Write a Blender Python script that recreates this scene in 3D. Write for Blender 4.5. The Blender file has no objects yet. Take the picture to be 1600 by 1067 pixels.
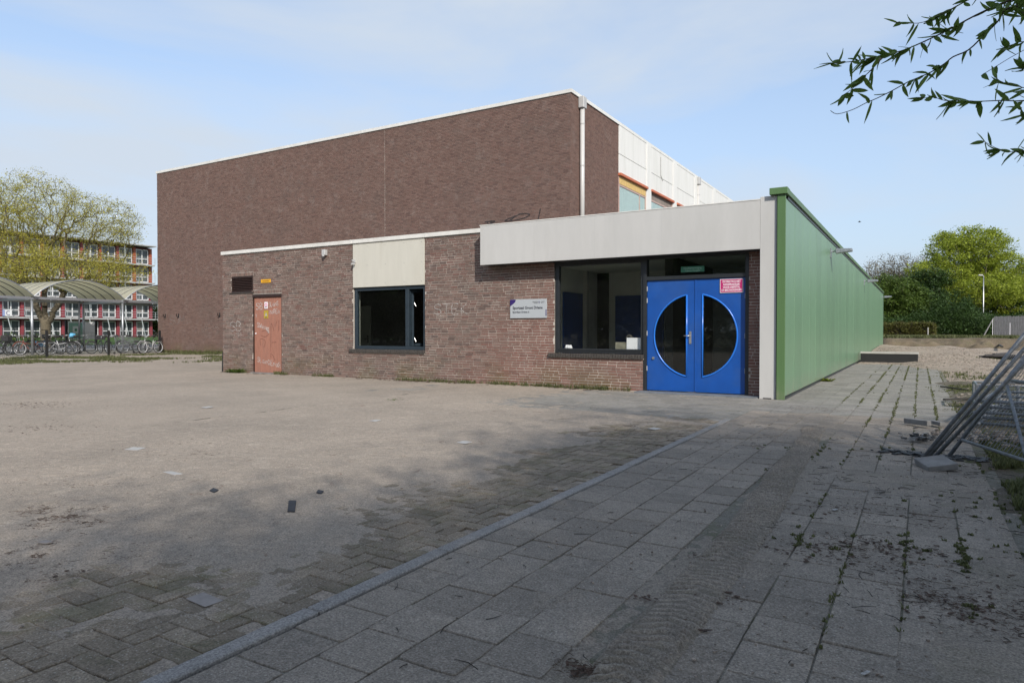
import bpy, bmesh, math, random
import numpy as np
from mathutils import Vector, Matrix

# ------------------------------------------------------------------ camera, sky, sun, exposure
S = bpy.context.scene
COL = S.collection
R = math.radians
F = 1072.0; EYE = 1.3
YAW = math.atan(638 / F); PIT = math.atan(16.5 / F)
cam_d = bpy.data.cameras.new('camera'); cam = bpy.data.objects.new('camera', cam_d); COL.objects.link(cam)
cam.location = (0, 0, EYE); cam.rotation_euler = (math.pi / 2 - PIT, 0, YAW)
cam_d.sensor_width = 36; cam_d.lens = F / 1600 * 36; cam_d.clip_start = 0.05; cam_d.clip_end = 3000
S.camera = cam
S.render.engine = 'CYCLES'
S.view_settings.view_transform = 'Standard'; S.view_settings.look = 'None'
S.view_settings.exposure = 0.85; S.view_settings.gamma = 1
S.cycles.max_bounces = 6; S.cycles.transparent_max_bounces = 16
SUN_AZ, SUN_EL = 132.0, 34.0
world = bpy.data.worlds.new('World'); S.world = world; world.use_nodes = True
wn, wl = world.node_tree.nodes, world.node_tree.links
for n in list(wn): wn.remove(n)
wo = wn.new('ShaderNodeOutputWorld'); bg = wn.new('ShaderNodeBackground'); wl.new(bg.outputs[0], wo.inputs[0])
bg.inputs[1].default_value = 0.13
sky = wn.new('ShaderNodeTexSky'); sky.sky_type = 'NISHITA'; sky.sun_disc = False
sky.sun_elevation = R(SUN_EL); sky.sun_rotation = R(SUN_AZ); sky.air_density = 1.0; sky.dust_density = 1.3; sky.ozone_density = 2.0
tc = wn.new('ShaderNodeTexCoord'); mp = wn.new('ShaderNodeMapping'); mp.inputs['Scale'].default_value = (1.0, 0.7, 3.8)
mp.inputs['Rotation'].default_value = (0.12, 0.1, 1.2); mp.inputs['Location'].default_value = (5, 2, 1)
wl.new(tc.outputs['Generated'], mp.inputs[0])
nz = wn.new('ShaderNodeTexNoise'); nz.inputs['Scale'].default_value = 1.9; nz.inputs['Detail'].default_value = 9; nz.inputs['Roughness'].default_value = 0.52
nz.inputs['Distortion'].default_value = 0.35
wl.new(mp.outputs[0], nz.inputs[0])
cr = wn.new('ShaderNodeValToRGB'); cr.color_ramp.elements[0].position = 0.42; cr.color_ramp.elements[0].color = (0.12, 0.12, 0.12, 1)
cr.color_ramp.elements[1].position = 0.68; cr.color_ramp.elements[1].color = (0.95, 0.95, 0.95, 1)
wl.new(nz.outputs[0], cr.inputs[0])
mx = wn.new('ShaderNodeMix'); mx.data_type = 'RGBA'
sz = wn.new('ShaderNodeSeparateXYZ'); wl.new(tc.outputs['Generated'], sz.inputs[0])
hz = wn.new('ShaderNodeMapRange'); hz.inputs[1].default_value = 0.0; hz.inputs[2].default_value = 0.55; hz.inputs[3].default_value = 0.88; hz.inputs[4].default_value = 0.0; wl.new(sz.outputs[2], hz.inputs[0])
mh = wn.new('ShaderNodeMix'); mh.data_type = 'RGBA'; wl.new(hz.outputs[0], mh.inputs[0]); wl.new(sky.outputs[0], mh.inputs[6]); mh.inputs[7].default_value = (2.15, 2.6, 3.25, 1)
wl.new(cr.outputs[0], mx.inputs[0]); wl.new(mh.outputs[2], mx.inputs[6]); mx.inputs[7].default_value = (2.75, 3.1, 3.55, 1)
wl.new(mx.outputs[2], bg.inputs[0])
sun_d = bpy.data.lights.new('sun', 'SUN'); sun_d.energy = 2.7; sun_d.angle = R(0.8); sun_d.color = (1.0, 0.94, 0.87)
sun = bpy.data.objects.new('sun', sun_d); COL.objects.link(sun)
SD = Vector((math.sin(R(SUN_AZ)) * math.cos(R(SUN_EL)), math.cos(R(SUN_AZ)) * math.cos(R(SUN_EL)), math.sin(R(SUN_EL))))
sun.rotation_euler = SD.to_track_quat('Z', 'Y').to_euler(); sun.location = (8, -8, 20)

# ------------------------------------------------------------------ helpers
_f = Vector((-math.sin(YAW) * math.cos(PIT), math.cos(YAW) * math.cos(PIT), -math.sin(PIT)))
_r = Vector((math.cos(YAW), math.sin(YAW), 0)); _u = _r.cross(_f)
CAM = Vector((0, 0, EYE))
def ray(x, y): return _f + _r * ((x - 800) / F) + _u * ((533.5 - y) / F)
def gnd(x, y, z=0.0):
    d = ray(x, y); return CAM + d * ((z - EYE) / d.z)
def onY(x, y, Y):
    d = ray(x, y); return CAM + d * (Y / d.y)
def onX(x, y, X):
    d = ray(x, y); return CAM + d * (X / d.x)
def at(x, y, dep): return CAM + ray(x, y) * dep
rnd = random.Random(7)

_perm = np.random.RandomState(3).rand(256, 256)
def vnoise(x, y):
    xi = np.floor(x).astype(int); yi = np.floor(y).astype(int); fx = x - xi; fy = y - yi
    fx = fx * fx * (3 - 2 * fx); fy = fy * fy * (3 - 2 * fy)
    a = _perm[xi % 256, yi % 256]; b = _perm[(xi + 1) % 256, yi % 256]; c = _perm[xi % 256, (yi + 1) % 256]; d = _perm[(xi + 1) % 256, (yi + 1) % 256]
    return (a * (1 - fx) + b * fx) * (1 - fy) + (c * (1 - fx) + d * fx) * fy
def fbm(x, y, o=4):
    s = 0; a = 0.5; t = 0
    for i in range(o):
        s = s + a * vnoise(x * 2 ** i + 17 * i, y * 2 ** i + 31 * i); t += a; a *= 0.5
    return s / t
def sstep(a, b, x):
    t = np.clip((x - a) / (b - a), 0, 1); return t * t * (3 - 2 * t)

def empty(name, loc=(0, 0, 0), label=None, cat=None, group=None, rot=(0, 0, 0)):
    o = bpy.data.objects.new(name, None); COL.objects.link(o); o.location = loc; o.rotation_euler = rot
    o.empty_display_size = 0.2
    return tag(o, label, cat, group)
def tag(o, label=None, cat=None, group=None, kind=None):
    if label: o['label'] = label
    if cat: o['category'] = cat
    if group: o['group'] = group
    if kind: o['kind'] = kind
    return o
def link(name, me, parent=None, loc=None):
    o = bpy.data.objects.new(name, me); COL.objects.link(o)
    if parent is not None: o.parent = parent
    if loc is not None: o.location = loc
    return o
def wloc(p):
    v = Vector((0, 0, 0))
    while p is not None: v += p.location; p = p.parent
    return v

BOXF = ((0, 3, 2, 1), (4, 5, 6, 7), (0, 1, 5, 4), (1, 2, 6, 5), (2, 3, 7, 6), (3, 0, 4, 7))
class MB:
    """collects faces; world=True makes build() subtract the parent's place"""
    def __init__(s): s.v = []; s.f = []; s.t = []; s.m = []
    def add(s, vs, fs, tone=0.5, mi=0):
        b = len(s.v); s.v.extend([tuple(q) for q in vs])
        for f in fs: s.f.append(tuple(i + b for i in f)); s.t.append(tone); s.m.append(mi)
        return s
    def box(s, x0, x1, y0, y1, z0, z1, tone=0.5, mi=0):
        return s.add([(x0, y0, z0), (x1, y0, z0), (x1, y1, z0), (x0, y1, z0), (x0, y0, z1), (x1, y0, z1), (x1, y1, z1), (x0, y1, z1)], BOXF, tone, mi)
    def bar(s, p, q, w, h=None, tone=0.5, mi=0):
        p = Vector(p); q = Vector(q); h = h or w; d = (q - p).normalized()
        a = d.cross(Vector((0, 0, 1)));
        if a.length < 1e-3: a = Vector((1, 0, 0))
        a.normalize(); b = a.cross(d)
        c = [(-1, -1), (1, -1), (1, 1), (-1, 1)]
        vs = [p + a * (i * w / 2) + b * (j * h / 2) for i, j in c] + [q + a * (i * w / 2) + b * (j * h / 2) for i, j in c]
        return s.add(vs, BOXF, tone, mi)
    def tube(s, pts, r, n=8, tone=0.5, mi=0, cap=True):
        pts = [Vector(p) for p in pts]; rs = r if isinstance(r, (list, tuple)) else [r] * len(pts)
        base = len(s.v); pa = None
        for i, p in enumerate(pts):
            d = (pts[min(i + 1, len(pts) - 1)] - pts[max(i - 1, 0)]).normalized()
            if pa is None:
                a = d.cross(Vector((0, 0, 1)))
                if a.length < 1e-3: a = Vector((1, 0, 0))
            else: a = pa - d * pa.dot(d)
            a.normalize(); pa = a; b = d.cross(a)
            for k in range(n):
                t = 2 * math.pi * k / n; s.v.append(tuple(p + (a * math.cos(t) + b * math.sin(t)) * rs[i]))
        for i in range(len(pts) - 1):
            for k in range(n):
                k2 = (k + 1) % n
                s.f.append((base + i * n + k, base + i * n + k2, base + (i + 1) * n + k2, base + (i + 1) * n + k)); s.t.append(tone); s.m.append(mi)
        if cap:
            s.f.append(tuple(base + k for k in range(n))[::-1]); s.t.append(tone); s.m.append(mi)
            s.f.append(tuple(base + (len(pts) - 1) * n + k for k in range(n))); s.t.append(tone); s.m.append(mi)
        return s
    def ring(s, c, rad, r, ax='Y', n=20, k=6, tone=0.5, mi=0):
        c = Vector(c); base = len(s.v)
        for i in range(n):
            t = 2 * math.pi * i / n
            if ax == 'Y': e = Vector((math.cos(t), 0, math.sin(t))); w = Vector((0, 1, 0))
            elif ax == 'X': e = Vector((0, math.cos(t), math.sin(t))); w = Vector((1, 0, 0))
            else: e = Vector((math.cos(t), math.sin(t), 0)); w = Vector((0, 0, 1))
            for j in range(k):
                u = 2 * math.pi * j / k; s.v.append(tuple(c + e * (rad + r * math.cos(u)) + w * (r * math.sin(u))))
        for i in range(n):
            for j in range(k):
                a = base + i * k + j; b = base + i * k + (j + 1) % k; c2 = base + ((i + 1) % n) * k + (j + 1) % k; d = base + ((i + 1) % n) * k + j
                s.f.append((a, b, c2, d)); s.t.append(tone); s.m.append(mi)
        return s
    def prism(s, poly, plane, d0, d1, tone=0.5, mi=0):
        """poly in (u,v); plane 'Y': u=X v=Z depth=Y; 'X': u=Y v=Z depth=X; 'Z': u=X v=Y depth=Z"""
        def P(u, v, d): return (u, d, v) if plane == 'Y' else ((d, u, v) if plane == 'X' else (u, v, d))
        n = len(poly); vs = [P(u, v, d0) for u, v in poly] + [P(u, v, d1) for u, v in poly]
        fs = [tuple(range(n))[::-1], tuple(range(n, 2 * n))] + [(i, (i + 1) % n, n + (i + 1) % n, n + i) for i in range(n)]
        return s.add(vs, fs, tone, mi)
    def build(s, name, mat, parent=None, world=True, smooth=False, bevel=0):
        V = np.array(s.v, dtype=float).reshape(-1, 3)
        if world and parent is not None: V = V - np.array(wloc(parent))
        me = bpy.data.meshes.new(name); me.from_pydata(V.tolist(), [], s.f); 
        for m in (mat if isinstance(mat, (list, tuple)) else [mat]): me.materials.append(m)
        if any(s.m): me.polygons.foreach_set('material_index', s.m)
        at_ = me.attributes.new('tone', 'FLOAT', 'FACE'); at_.data.foreach_set('value', s.t)
        bm = bmesh.new(); bm.from_mesh(me); bmesh.ops.recalc_face_normals(bm, faces=bm.faces)
        if bevel: bmesh.ops.bevel(bm, geom=list(bm.edges), offset=bevel, segments=1, affect='EDGES', clamp_overlap=True)
        bm.to_mesh(me); bm.free()
        if smooth: me.polygons.foreach_set('use_smooth', [True] * len(me.polygons))
        me.update()
        return link(name, me, parent)

def npmesh(name, V, Q, mat, parent=None, tone=None, smooth=False, world=True, mats=None):
    """fast mesh: V (n,3), Q (m,k) index array (k = 3 or 4)"""
    V = np.asarray(V, dtype=np.float32)
    if world and parent is not None: V = V - np.array(wloc(parent), dtype=np.float32)
    Q = np.asarray(Q, dtype=np.int32); k = Q.shape[1]; m = len(Q)
    me = bpy.data.meshes.new(name); me.vertices.add(len(V)); me.vertices.foreach_set('co', V.ravel())
    me.loops.add(m * k); me.loops.foreach_set('vertex_index', Q.ravel())
    me.polygons.add(m); me.polygons.foreach_set('loop_start', np.arange(m, dtype=np.int32) * k); me.polygons.foreach_set('loop_total', np.full(m, k, dtype=np.int32))
    me.polygons.foreach_set('use_smooth', np.full(m, bool(smooth)))
    me.update(calc_edges=True)
    if tone is not None:
        a = me.attributes.new('tone', 'FLOAT', 'FACE'); a.data.foreach_set('value', np.asarray(tone, dtype=np.float32))
    me.materials.append(mat)
    return link(name, me, parent)

def boxes_np(C6, tone, faces=(1, 2, 3, 4, 5)):
    """C6 (n,6) x0 x1 y0 y1 z0 z1 -> V, Q"""
    C6 = np.asarray(C6, dtype=float); n = len(C6); x0, x1, y0, y1, z0, z1 = C6.T
    V = np.stack([np.stack(a, 1) for a in ((x0, y0, z0), (x1, y0, z0), (x1, y1, z0), (x0, y1, z0), (x0, y0, z1), (x1, y0, z1), (x1, y1, z1), (x0, y1, z1))], 1).reshape(-1, 3)
    f = np.array([BOXF[i] for i in faces]); Q = (np.arange(n)[:, None, None] * 8 + f[None]).reshape(-1, 4)
    return V, Q, np.repeat(np.asarray(tone), len(faces))

def grid_mesh(name, x0, x1, y0, y1, st, hf, mat, parent=None, keep=None, smooth=True):
    xs = np.arange(x0, x1 + st * .5, st); ys = np.arange(y0, y1 + st * .5, st); xs[-1] = x1; ys[-1] = y1
    X, Y = np.meshgrid(xs, ys); Z = hf(X, Y); V = np.stack([X, Y, Z], -1).reshape(-1, 3)
    nx = len(xs); i, j = np.meshgrid(np.arange(nx - 1), np.arange(len(ys) - 1)); a = (j * nx + i).ravel()
    Q = np.stack([a, a + 1, a + nx + 1, a + nx], 1)
    if keep is not None:
        c = V[Q].mean(1); Q = Q[keep(c[:, 0], c[:, 1])]
        u, inv = np.unique(Q, return_inverse=True); V = V[u]; Q = inv.reshape(Q.shape)
    return npmesh(name, V, Q, mat, parent, smooth=smooth)

# ------------------------------------------------------------------ materials
def newmat(name):
    m = bpy.data.materials.new(name); m.use_nodes = True; nt = m.node_tree
    return m, nt, nt.nodes, nt.links, nt.nodes['Principled BSDF']
def noise(N, L, vec, scale, detail=4, rough=0.6, dist=0):
    n = N.new('ShaderNodeTexNoise'); n.inputs['Scale'].default_value = scale; n.inputs['Detail'].default_value = detail
    n.inputs['Roughness'].default_value = rough; n.inputs['Distortion'].default_value = dist
    L.new(vec, n.inputs['Vector']); return n.outputs[0]
def ramp(N, L, src, a, b, ca=(0, 0, 0), cb=(1, 1, 1)):
    c = N.new('ShaderNodeValToRGB'); c.color_ramp.elements[0].position = a; c.color_ramp.elements[1].position = b
    c.color_ramp.elements[0].color = (*ca, 1); c.color_ramp.elements[1].color = (*cb, 1)
    L.new(src, c.inputs[0]); return c.outputs[0]
def mixc(N, L, fac, a, b, mode='MIX'):
    m = N.new('ShaderNodeMix'); m.data_type = 'RGBA'; m.blend_type = mode
    for s, i in ((fac, 0), (a, 6), (b, 7)):
        if isinstance(s, (int, float)): m.inputs[i].default_value = s
        elif isinstance(s, tuple): m.inputs[i].default_value = (*s, 1)
        else: L.new(s, m.inputs[i])
    return m.outputs[2]
def mth(N, L, op, a, b=0.0, clamp=False):
    m = N.new('ShaderNodeMath'); m.operation = op; m.use_clamp = clamp
    for s, i in ((a, 0), (b, 1)):
        if isinstance(s, (int, float)): m.inputs[i].default_value = s
        else: L.new(s, m.inputs[i])
    return m.outputs[0]
def position(N):
    g = N.new('ShaderNodeNewGeometry'); return g.outputs['Position']
def bump(N, L, P, h, strength=0.3, dist=0.01):
    b = N.new('ShaderNodeBump'); b.inputs['Strength'].default_value = strength; b.inputs['Distance'].default_value = dist
    L.new(h, b.inputs['Height']); L.new(b.outputs[0], P.inputs['Normal'])
_mc = {}
def plain(name, col, rough=0.6, metal=0.0, var=0.12, scale=6.0, bmp=0.0, bscale=60, spec=None, dirt=None, stretch=None):
    """painted, wooden, metal surfaces: base colour with a little wear"""
    if name in _mc: return _mc[name]
    m, nt, N, L, P = newmat(name); pos = position(N)
    if stretch:
        mpn = N.new('ShaderNodeMapping'); mpn.inputs['Scale'].default_value = stretch; L.new(pos, mpn.inputs[0]); pos2 = mpn.outputs[0]
    else: pos2 = pos
    n1 = noise(N, L, pos2, scale, 5, 0.65)
    dark = tuple(c * (1 - var * 2) for c in col); lite = tuple(min(1, c * (1 + var)) for c in col)
    c = ramp(N, L, n1, 0.3, 0.7, dark, lite)
    if dirt:
        n2 = noise(N, L, pos2, scale * 0.35, 6, 0.7); c = mixc(N, L, ramp(N, L, n2, 0.5, 0.72, (0, 0, 0), (dirt[3],) * 3), c, tuple(dirt[:3]))
    L.new(c, P.inputs['Base Color']); P.inputs['Roughness'].default_value = rough; P.inputs['Metallic'].default_value = metal
    if spec is not None: P.inputs['Specular IOR Level'].default_value = spec
    if bmp: bump(N, L, P, noise(N, L, pos, bscale, 4), bmp, 0.01)
    _mc[name] = m; return m
def foliage(name, c1, c2, rough=0.55, transl=0.35):
    m, nt, N, L, P = newmat(name); at_ = N.new('ShaderNodeAttribute'); at_.attribute_name = 'tone'
    oi = N.new('ShaderNodeObjectInfo'); t = mth(N, L, 'ADD', at_.outputs['Fac'], mth(N, L, 'MULTIPLY', oi.outputs['Random'], 0.15))
    c = ramp(N, L, t, 0.0, 1.0, c1, c2)
    L.new(c, P.inputs['Base Color']); P.inputs['Roughness'].default_value = rough; P.inputs['Specular IOR Level'].default_value = 0.3
    tr = N.new('ShaderNodeBsdfTranslucent'); L.new(c, tr.inputs[0])
    ms = N.new('ShaderNodeMixShader'); ms.inputs[0].default_value = transl
    L.new(P.outputs[0], ms.inputs[1]); L.new(tr.outputs[0], ms.inputs[2]); L.new(ms.outputs[0], N['Material Output'].inputs[0])
    return m
def glassmat(name, tint=(0.75, 0.8, 0.8), ior=1.5, dirt=0.004, boost=1.0):
    m, nt, N, L, P = newmat(name); N.remove(P)
    tr = N.new('ShaderNodeBsdfTransparent'); tr.inputs[0].default_value = (*tint, 1)
    gl = N.new('ShaderNodeBsdfGlossy'); gl.inputs['Roughness'].default_value = 0.02; gl.inputs['Color'].default_value = (0.9 * boost, 0.9 * boost, 0.9 * boost, 1)
    ge = N.new('ShaderNodeNewGeometry'); dt = N.new('ShaderNodeVectorMath'); dt.operation = 'DOT_PRODUCT'; L.new(ge.outputs['Incoming'], dt.inputs[0]); L.new(ge.outputs['Normal'], dt.inputs[1])
    k = mth(N, L, 'POWER', mth(N, L, 'SUBTRACT', 1.0, mth(N, L, 'ABSOLUTE', dt.outputs['Value'])), 5.0)
    f0 = ((ior - 1) / (ior + 1)) ** 2; fr_ = mth(N, L, 'ADD', mth(N, L, 'MULTIPLY', k, 1 - f0), f0)
    ms = N.new('ShaderNodeMixShader'); L.new(fr_, ms.inputs[0]); L.new(tr.outputs[0], ms.inputs[1]); L.new(gl.outputs[0], ms.inputs[2])
    df = N.new('ShaderNodeBsdfDiffuse'); df.inputs[0].default_value = (0.4, 0.4, 0.38, 1)
    ms2 = N.new('ShaderNodeMixShader'); L.new(mth(N, L, 'MULTIPLY', noise(N, L, position(N), 3, 5, .7), dirt * 2), ms2.inputs[0])
    L.new(ms.outputs[0], ms2.inputs[1]); L.new(df.outputs[0], ms2.inputs[2]); L.new(ms2.outputs[0], N['Material Output'].inputs[0])
    return m

def brickmat(name, pal, src, wing):
    m, nt, N, L, P = newmat(name); pos = position(N)
    if src == 'attr':
        a = N.new('ShaderNodeAttribute'); a.attribute_name = 'tone'; t = a.outputs['Fac']
    else:
        a = N.new('ShaderNodeObjectInfo'); t = a.outputs['Random']
    cr = N.new('ShaderNodeValToRGB'); L.new(t, cr.inputs[0]); el = cr.color_ramp.elements
    el[0].position = 0; el[0].color = (*pal[0], 1); el[1].position = 1; el[1].color = (*pal[-1], 1)
    for i, c in enumerate(pal[1:-1]):
        e = el.new((i + 1) / (len(pal) - 1)); e.color = (*c, 1)
    c = cr.outputs[0]
    fine = noise(N, L, pos, 45, 5, 0.7)
    c = mixc(N, L, 0.55, c, ramp(N, L, fine, 0.25, 0.75, (0.72, 0.72, 0.72), (1.12, 1.12, 1.12)), 'MULTIPLY')
    sx = N.new('ShaderNodeSeparateXYZ'); L.new(pos, sx.inputs[0])
    big = noise(N, L, pos, 0.5, 5, 0.6); med = noise(N, L, pos, 2.2, 5, 0.65)
    if wing:
        # washed, redder masonry on the right-hand part of the wing
        mr = mth(N, L, 'ADD', sx.outputs[0], mth(N, L, 'MULTIPLY', big, 3.0)); z = mth(N, L, 'MULTIPLY', sx.outputs[2], 0.9)
        f = ramp(N, L, mth(N, L, 'MULTIPLY', mth(N, L, 'ADD', mth(N, L, 'SUBTRACT', mr, z), 9.3), 0.5, True), 0.0, 1.0, (0, 0, 0), (0.75, 0.75, 0.75))
        c = mixc(N, L, f, c, mixc(N, L, 0.5, c, (0.235, 0.10, 0.075)))
    # pale lime bloom and green algae near the ground
    c = mixc(N, L, ramp(N, L, med, 0.55, 0.75, (0, 0, 0), (0.28, 0.28, 0.28)), c, (0.30, 0.26, 0.235))
    lowz = mth(N, L, 'SUBTRACT', 1.0, mth(N, L, 'MULTIPLY', sx.outputs[2], 1.5), True)
    alg = mth(N, L, 'MULTIPLY', lowz, ramp(N, L, noise(N, L, pos, 0.9, 5, .6), 0.46, 0.6), True)
    c = mixc(N, L, mth(N, L, 'MULTIPLY', alg, 0.6), c, (0.12, 0.105, 0.04))
    c = mixc(N, L, ramp(N, L, big, 0.5, 0.68, (0, 0, 0), (0.20, 0.20, 0.20)), c, (0.10, 0.085, 0.075))
    L.new(c, P.inputs['Base Color']); P.inputs['Roughness'].default_value = 0.85; P.inputs['Specular IOR Level'].default_value = 0.25
    bump(N, L, P, noise(N, L, pos, 60, 3, .6), 0.12, 0.004)
    return m

def groundmat(name, cA, cB, cC, speck=0.25, rust=0.0, moss=0.0, scale=0.6, bmps=0.5, tonevar=0.0):
    """sand, concrete, soil: two-scale patches, grain, pale chips, rust-brown litter"""
    m, nt, N, L, P = newmat(name); pos = position(N)
    c = mixc(N, L, ramp(N, L, noise(N, L, pos, scale, 6, 0.62, 0.4), 0.36, 0.64), cA, cB)
    c = mixc(N, L, ramp(N, L, noise(N, L, pos, scale * 6, 5, 0.7), 0.52, 0.72, (0, 0, 0), (0.6, 0.6, 0.6)), c, cC)
    g = noise(N, L, pos, 95, 3, 0.8)
    c = mixc(N, L, 0.85, c, ramp(N, L, g, 0.32, 0.68, (0.38, 0.38, 0.38), (1.4, 1.4, 1.4)), 'MULTIPLY')
    g2 = noise(N, L, pos, 20, 6, 0.8)
    c = mixc(N, L, 0.7, c, ramp(N, L, g2, 0.3, 0.7, (0.62, 0.62, 0.62), (1.25, 1.25, 1.25)), 'MULTIPLY')
    if speck:
        v = N.new('ShaderNodeTexVoronoi'); v.inputs['Scale'].default_value = 48; L.new(pos, v.inputs[0])
        c = mixc(N, L, ramp(N, L, v.outputs[0], 0.10, 0.22, (speck,) * 3, (0, 0, 0)), c, (0.5, 0.48, 0.43))
    if rust:
        c = mixc(N, L, ramp(N, L, noise(N, L, pos, 5.5, 8, 0.8, 1.0), 0.60, 0.68, (0, 0, 0), (rust,) * 3), c, (0.11, 0.05, 0.028))
    if moss:
        c = mixc(N, L, ramp(N, L, noise(N, L, pos, 2.6, 8, 0.75, 0.6), 0.50, 0.60, (0, 0, 0), (moss,) * 3), c, (0.062, 0.075, 0.018))
    if tonevar:
        oi = N.new('ShaderNodeObjectInfo'); a = N.new('ShaderNodeAttribute'); a.attribute_name = 'tone'
        t = mth(N, L, 'FRACT', mth(N, L, 'ADD', oi.outputs['Random'], a.outputs['Fac']))
        c = mixc(N, L, 1.0, c, ramp(N, L, t, 0, 1, (1 - tonevar,) * 3, (1 + tonevar * .6,) * 3), 'MULTIPLY')
    L.new(c, P.inputs['Base Color']); P.inputs['Roughness'].default_value = 0.92; P.inputs['Specular IOR Level'].default_value = 0.2
    bump(N, L, P, mth(N, L, 'ADD', g, noise(N, L, pos, 28, 4, .7)), bmps, 0.012)
    return m

M_white = plain('white_cladding', (0.46, 0.455, 0.435), 0.38, 0, 0.035, 1.2, dirt=(0.36, 0.35, 0.32, 0.35), stretch=(2.2, 2.2, 0.5))
M_trim = plain('white_roof_trim', (0.62, 0.61, 0.57), 0.55, 0, 0.06, 4, dirt=(0.35, 0.33, 0.28, 0.35))
M_panel = plain('white_facade_panel', (0.62, 0.62, 0.59), 0.6, 0, 0.03, 2, dirt=(0.42, 0.43, 0.38, 0.45), stretch=(2.5, 2.5, 0.25))
M_cream = plain('cream_panel', (0.50, 0.485, 0.42), 0.55, 0, 0.03, 2, dirt=(0.40, 0.37, 0.29, 0.3), stretch=(3, 3, 0.4))
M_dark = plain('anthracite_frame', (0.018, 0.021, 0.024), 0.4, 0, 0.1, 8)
M_bluegrey = plain('dark_blue_grey_frame', (0.022, 0.034, 0.045), 0.38, 0, 0.1, 8)
M_black = plain('black_paint', (0.010, 0.010, 0.010), 0.6)
M_blue = plain('blue_door_paint', (0.006, 0.068, 0.30), 0.38, 0, 0.09, 2.2, dirt=(0.05, 0.10, 0.22, 0.35))
M_bluebead = plain('blue_bead_paint', (0.02, 0.15, 0.56), 0.25, 0, 0.03, 3)
M_orange = plain('orange_door_paint', (0.31, 0.140, 0.095), 0.7, 0, 0.10, 3, dirt=(0.22, 0.12, 0.09, 0.6), stretch=(9, 9, 1.2))
M_brownwood = plain('brown_wood', (0.030, 0.014, 0.010), 0.55, 0, 0.2, 9)
M_steel = plain('galvanised_steel', (0.36, 0.38, 0.40), 0.42, 0.7, 0.15, 20)
M_tube = plain('weathered_fence_tube', (0.19, 0.205, 0.22), 0.5, 0.45, 0.22, 25, bmp=0.1)
M_alu = plain('brushed_aluminium', (0.55, 0.55, 0.53), 0.35, 0.9, 0.05, 20)
M_greyplastic = plain('grey_plastic', (0.40, 0.40, 0.39), 0.5, 0, 0.06, 6)
M_roofgrey = plain('roofing_felt', (0.09, 0.09, 0.09), 0.9, 0, 0.2, 2)
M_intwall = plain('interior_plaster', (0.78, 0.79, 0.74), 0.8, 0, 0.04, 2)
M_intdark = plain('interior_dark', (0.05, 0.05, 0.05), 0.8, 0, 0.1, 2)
M_intblue = plain('interior_blue_paint', (0.01, 0.07, 0.33), 0.5, 0, 0.05, 3)
M_intwhite = plain('interior_white_door', (0.62, 0.62, 0.58), 0.5, 0, 0.03, 3)
M_blindbox = plain('orange_brown_blind_box', (0.45, 0.13, 0.06), 0.6, 0, 0.1, 6)
M_yellowblind = plain('yellowed_blind', (0.55, 0.38, 0.14), 0.7, 0, 0.1, 6)
M_curtain = plain('pale_curtain', (0.40, 0.50, 0.48), 0.8, 0, 0.08, 3, stretch=(8, 8, .5))
M_mortar = plain('pale_mortar', (0.42, 0.38, 0.335), 0.95, 0, 0.15, 3, bmp=0.3, dirt=(0.12, 0.11, 0.09, 0.6))
M_mortar_hall = plain('dark_mortar', (0.22, 0.185, 0.16), 0.95, 0, 0.12, 3, bmp=0.3)
M_sill = plain('dark_sill_brick', (0.055, 0.048, 0.042), 0.8, 0, 0.25, 20, bmp=0.3)
M_glass = glassmat('window_glass', (0.95, 0.97, 0.96))
M_glassd = glassmat('door_glass', (0.80, 0.84, 0.83), 1.45, 0.004)
M_concrete = plain('weathered_concrete', (0.20, 0.195, 0.185), 0.9, 0, 0.15, 8, bmp=0.4, dirt=(0.10, 0.095, 0.08, 0.5))
M_bluestone = plain('blue_stone_step', (0.13, 0.145, 0.16), 0.7, 0, 0.12, 5, bmp=0.2, dirt=(0.22, 0.21, 0.19, 0.5))
M_purple = plain('dark_purple_print', (0.022, 0.008, 0.11), 0.8, 0, 0.02)
M_signgrey = plain('pale_grey_sign', (0.36, 0.385, 0.40), 0.45, 0, 0.02)
M_ink = plain('dark_ink', (0.02, 0.02, 0.03), 0.6, 0, 0.02)
M_pink = plain('magenta_sign', (0.42, 0.02, 0.13), 0.45, 0, 0.04)
M_whiteprint = plain('white_print', (0.75, 0.72, 0.74), 0.5, 0, 0.02)
M_yellow = plain('yellow_sign', (0.65, 0.33, 0.01), 0.5, 0, 0.05)
M_greenprint = plain('green_sticker', (0.03, 0.16, 0.09), 0.5, 0, 0.05)
M_greentext = plain('pale_green_print', (0.30, 0.45, 0.36), 0.5, 0, 0.02)
M_bark = plain('bark', (0.085, 0.07, 0.05), 0.9, 0, 0.25, 6, bmp=0.4, dirt=(0.07, 0.085, 0.03, 0.5))
M_barkgrey = plain('grey_bark', (0.13, 0.115, 0.10), 0.9, 0, 0.2, 6)
M_twig = plain('olive_twig_bark', (0.115, 0.095, 0.06), 0.85, 0, 0.2, 10)

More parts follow.
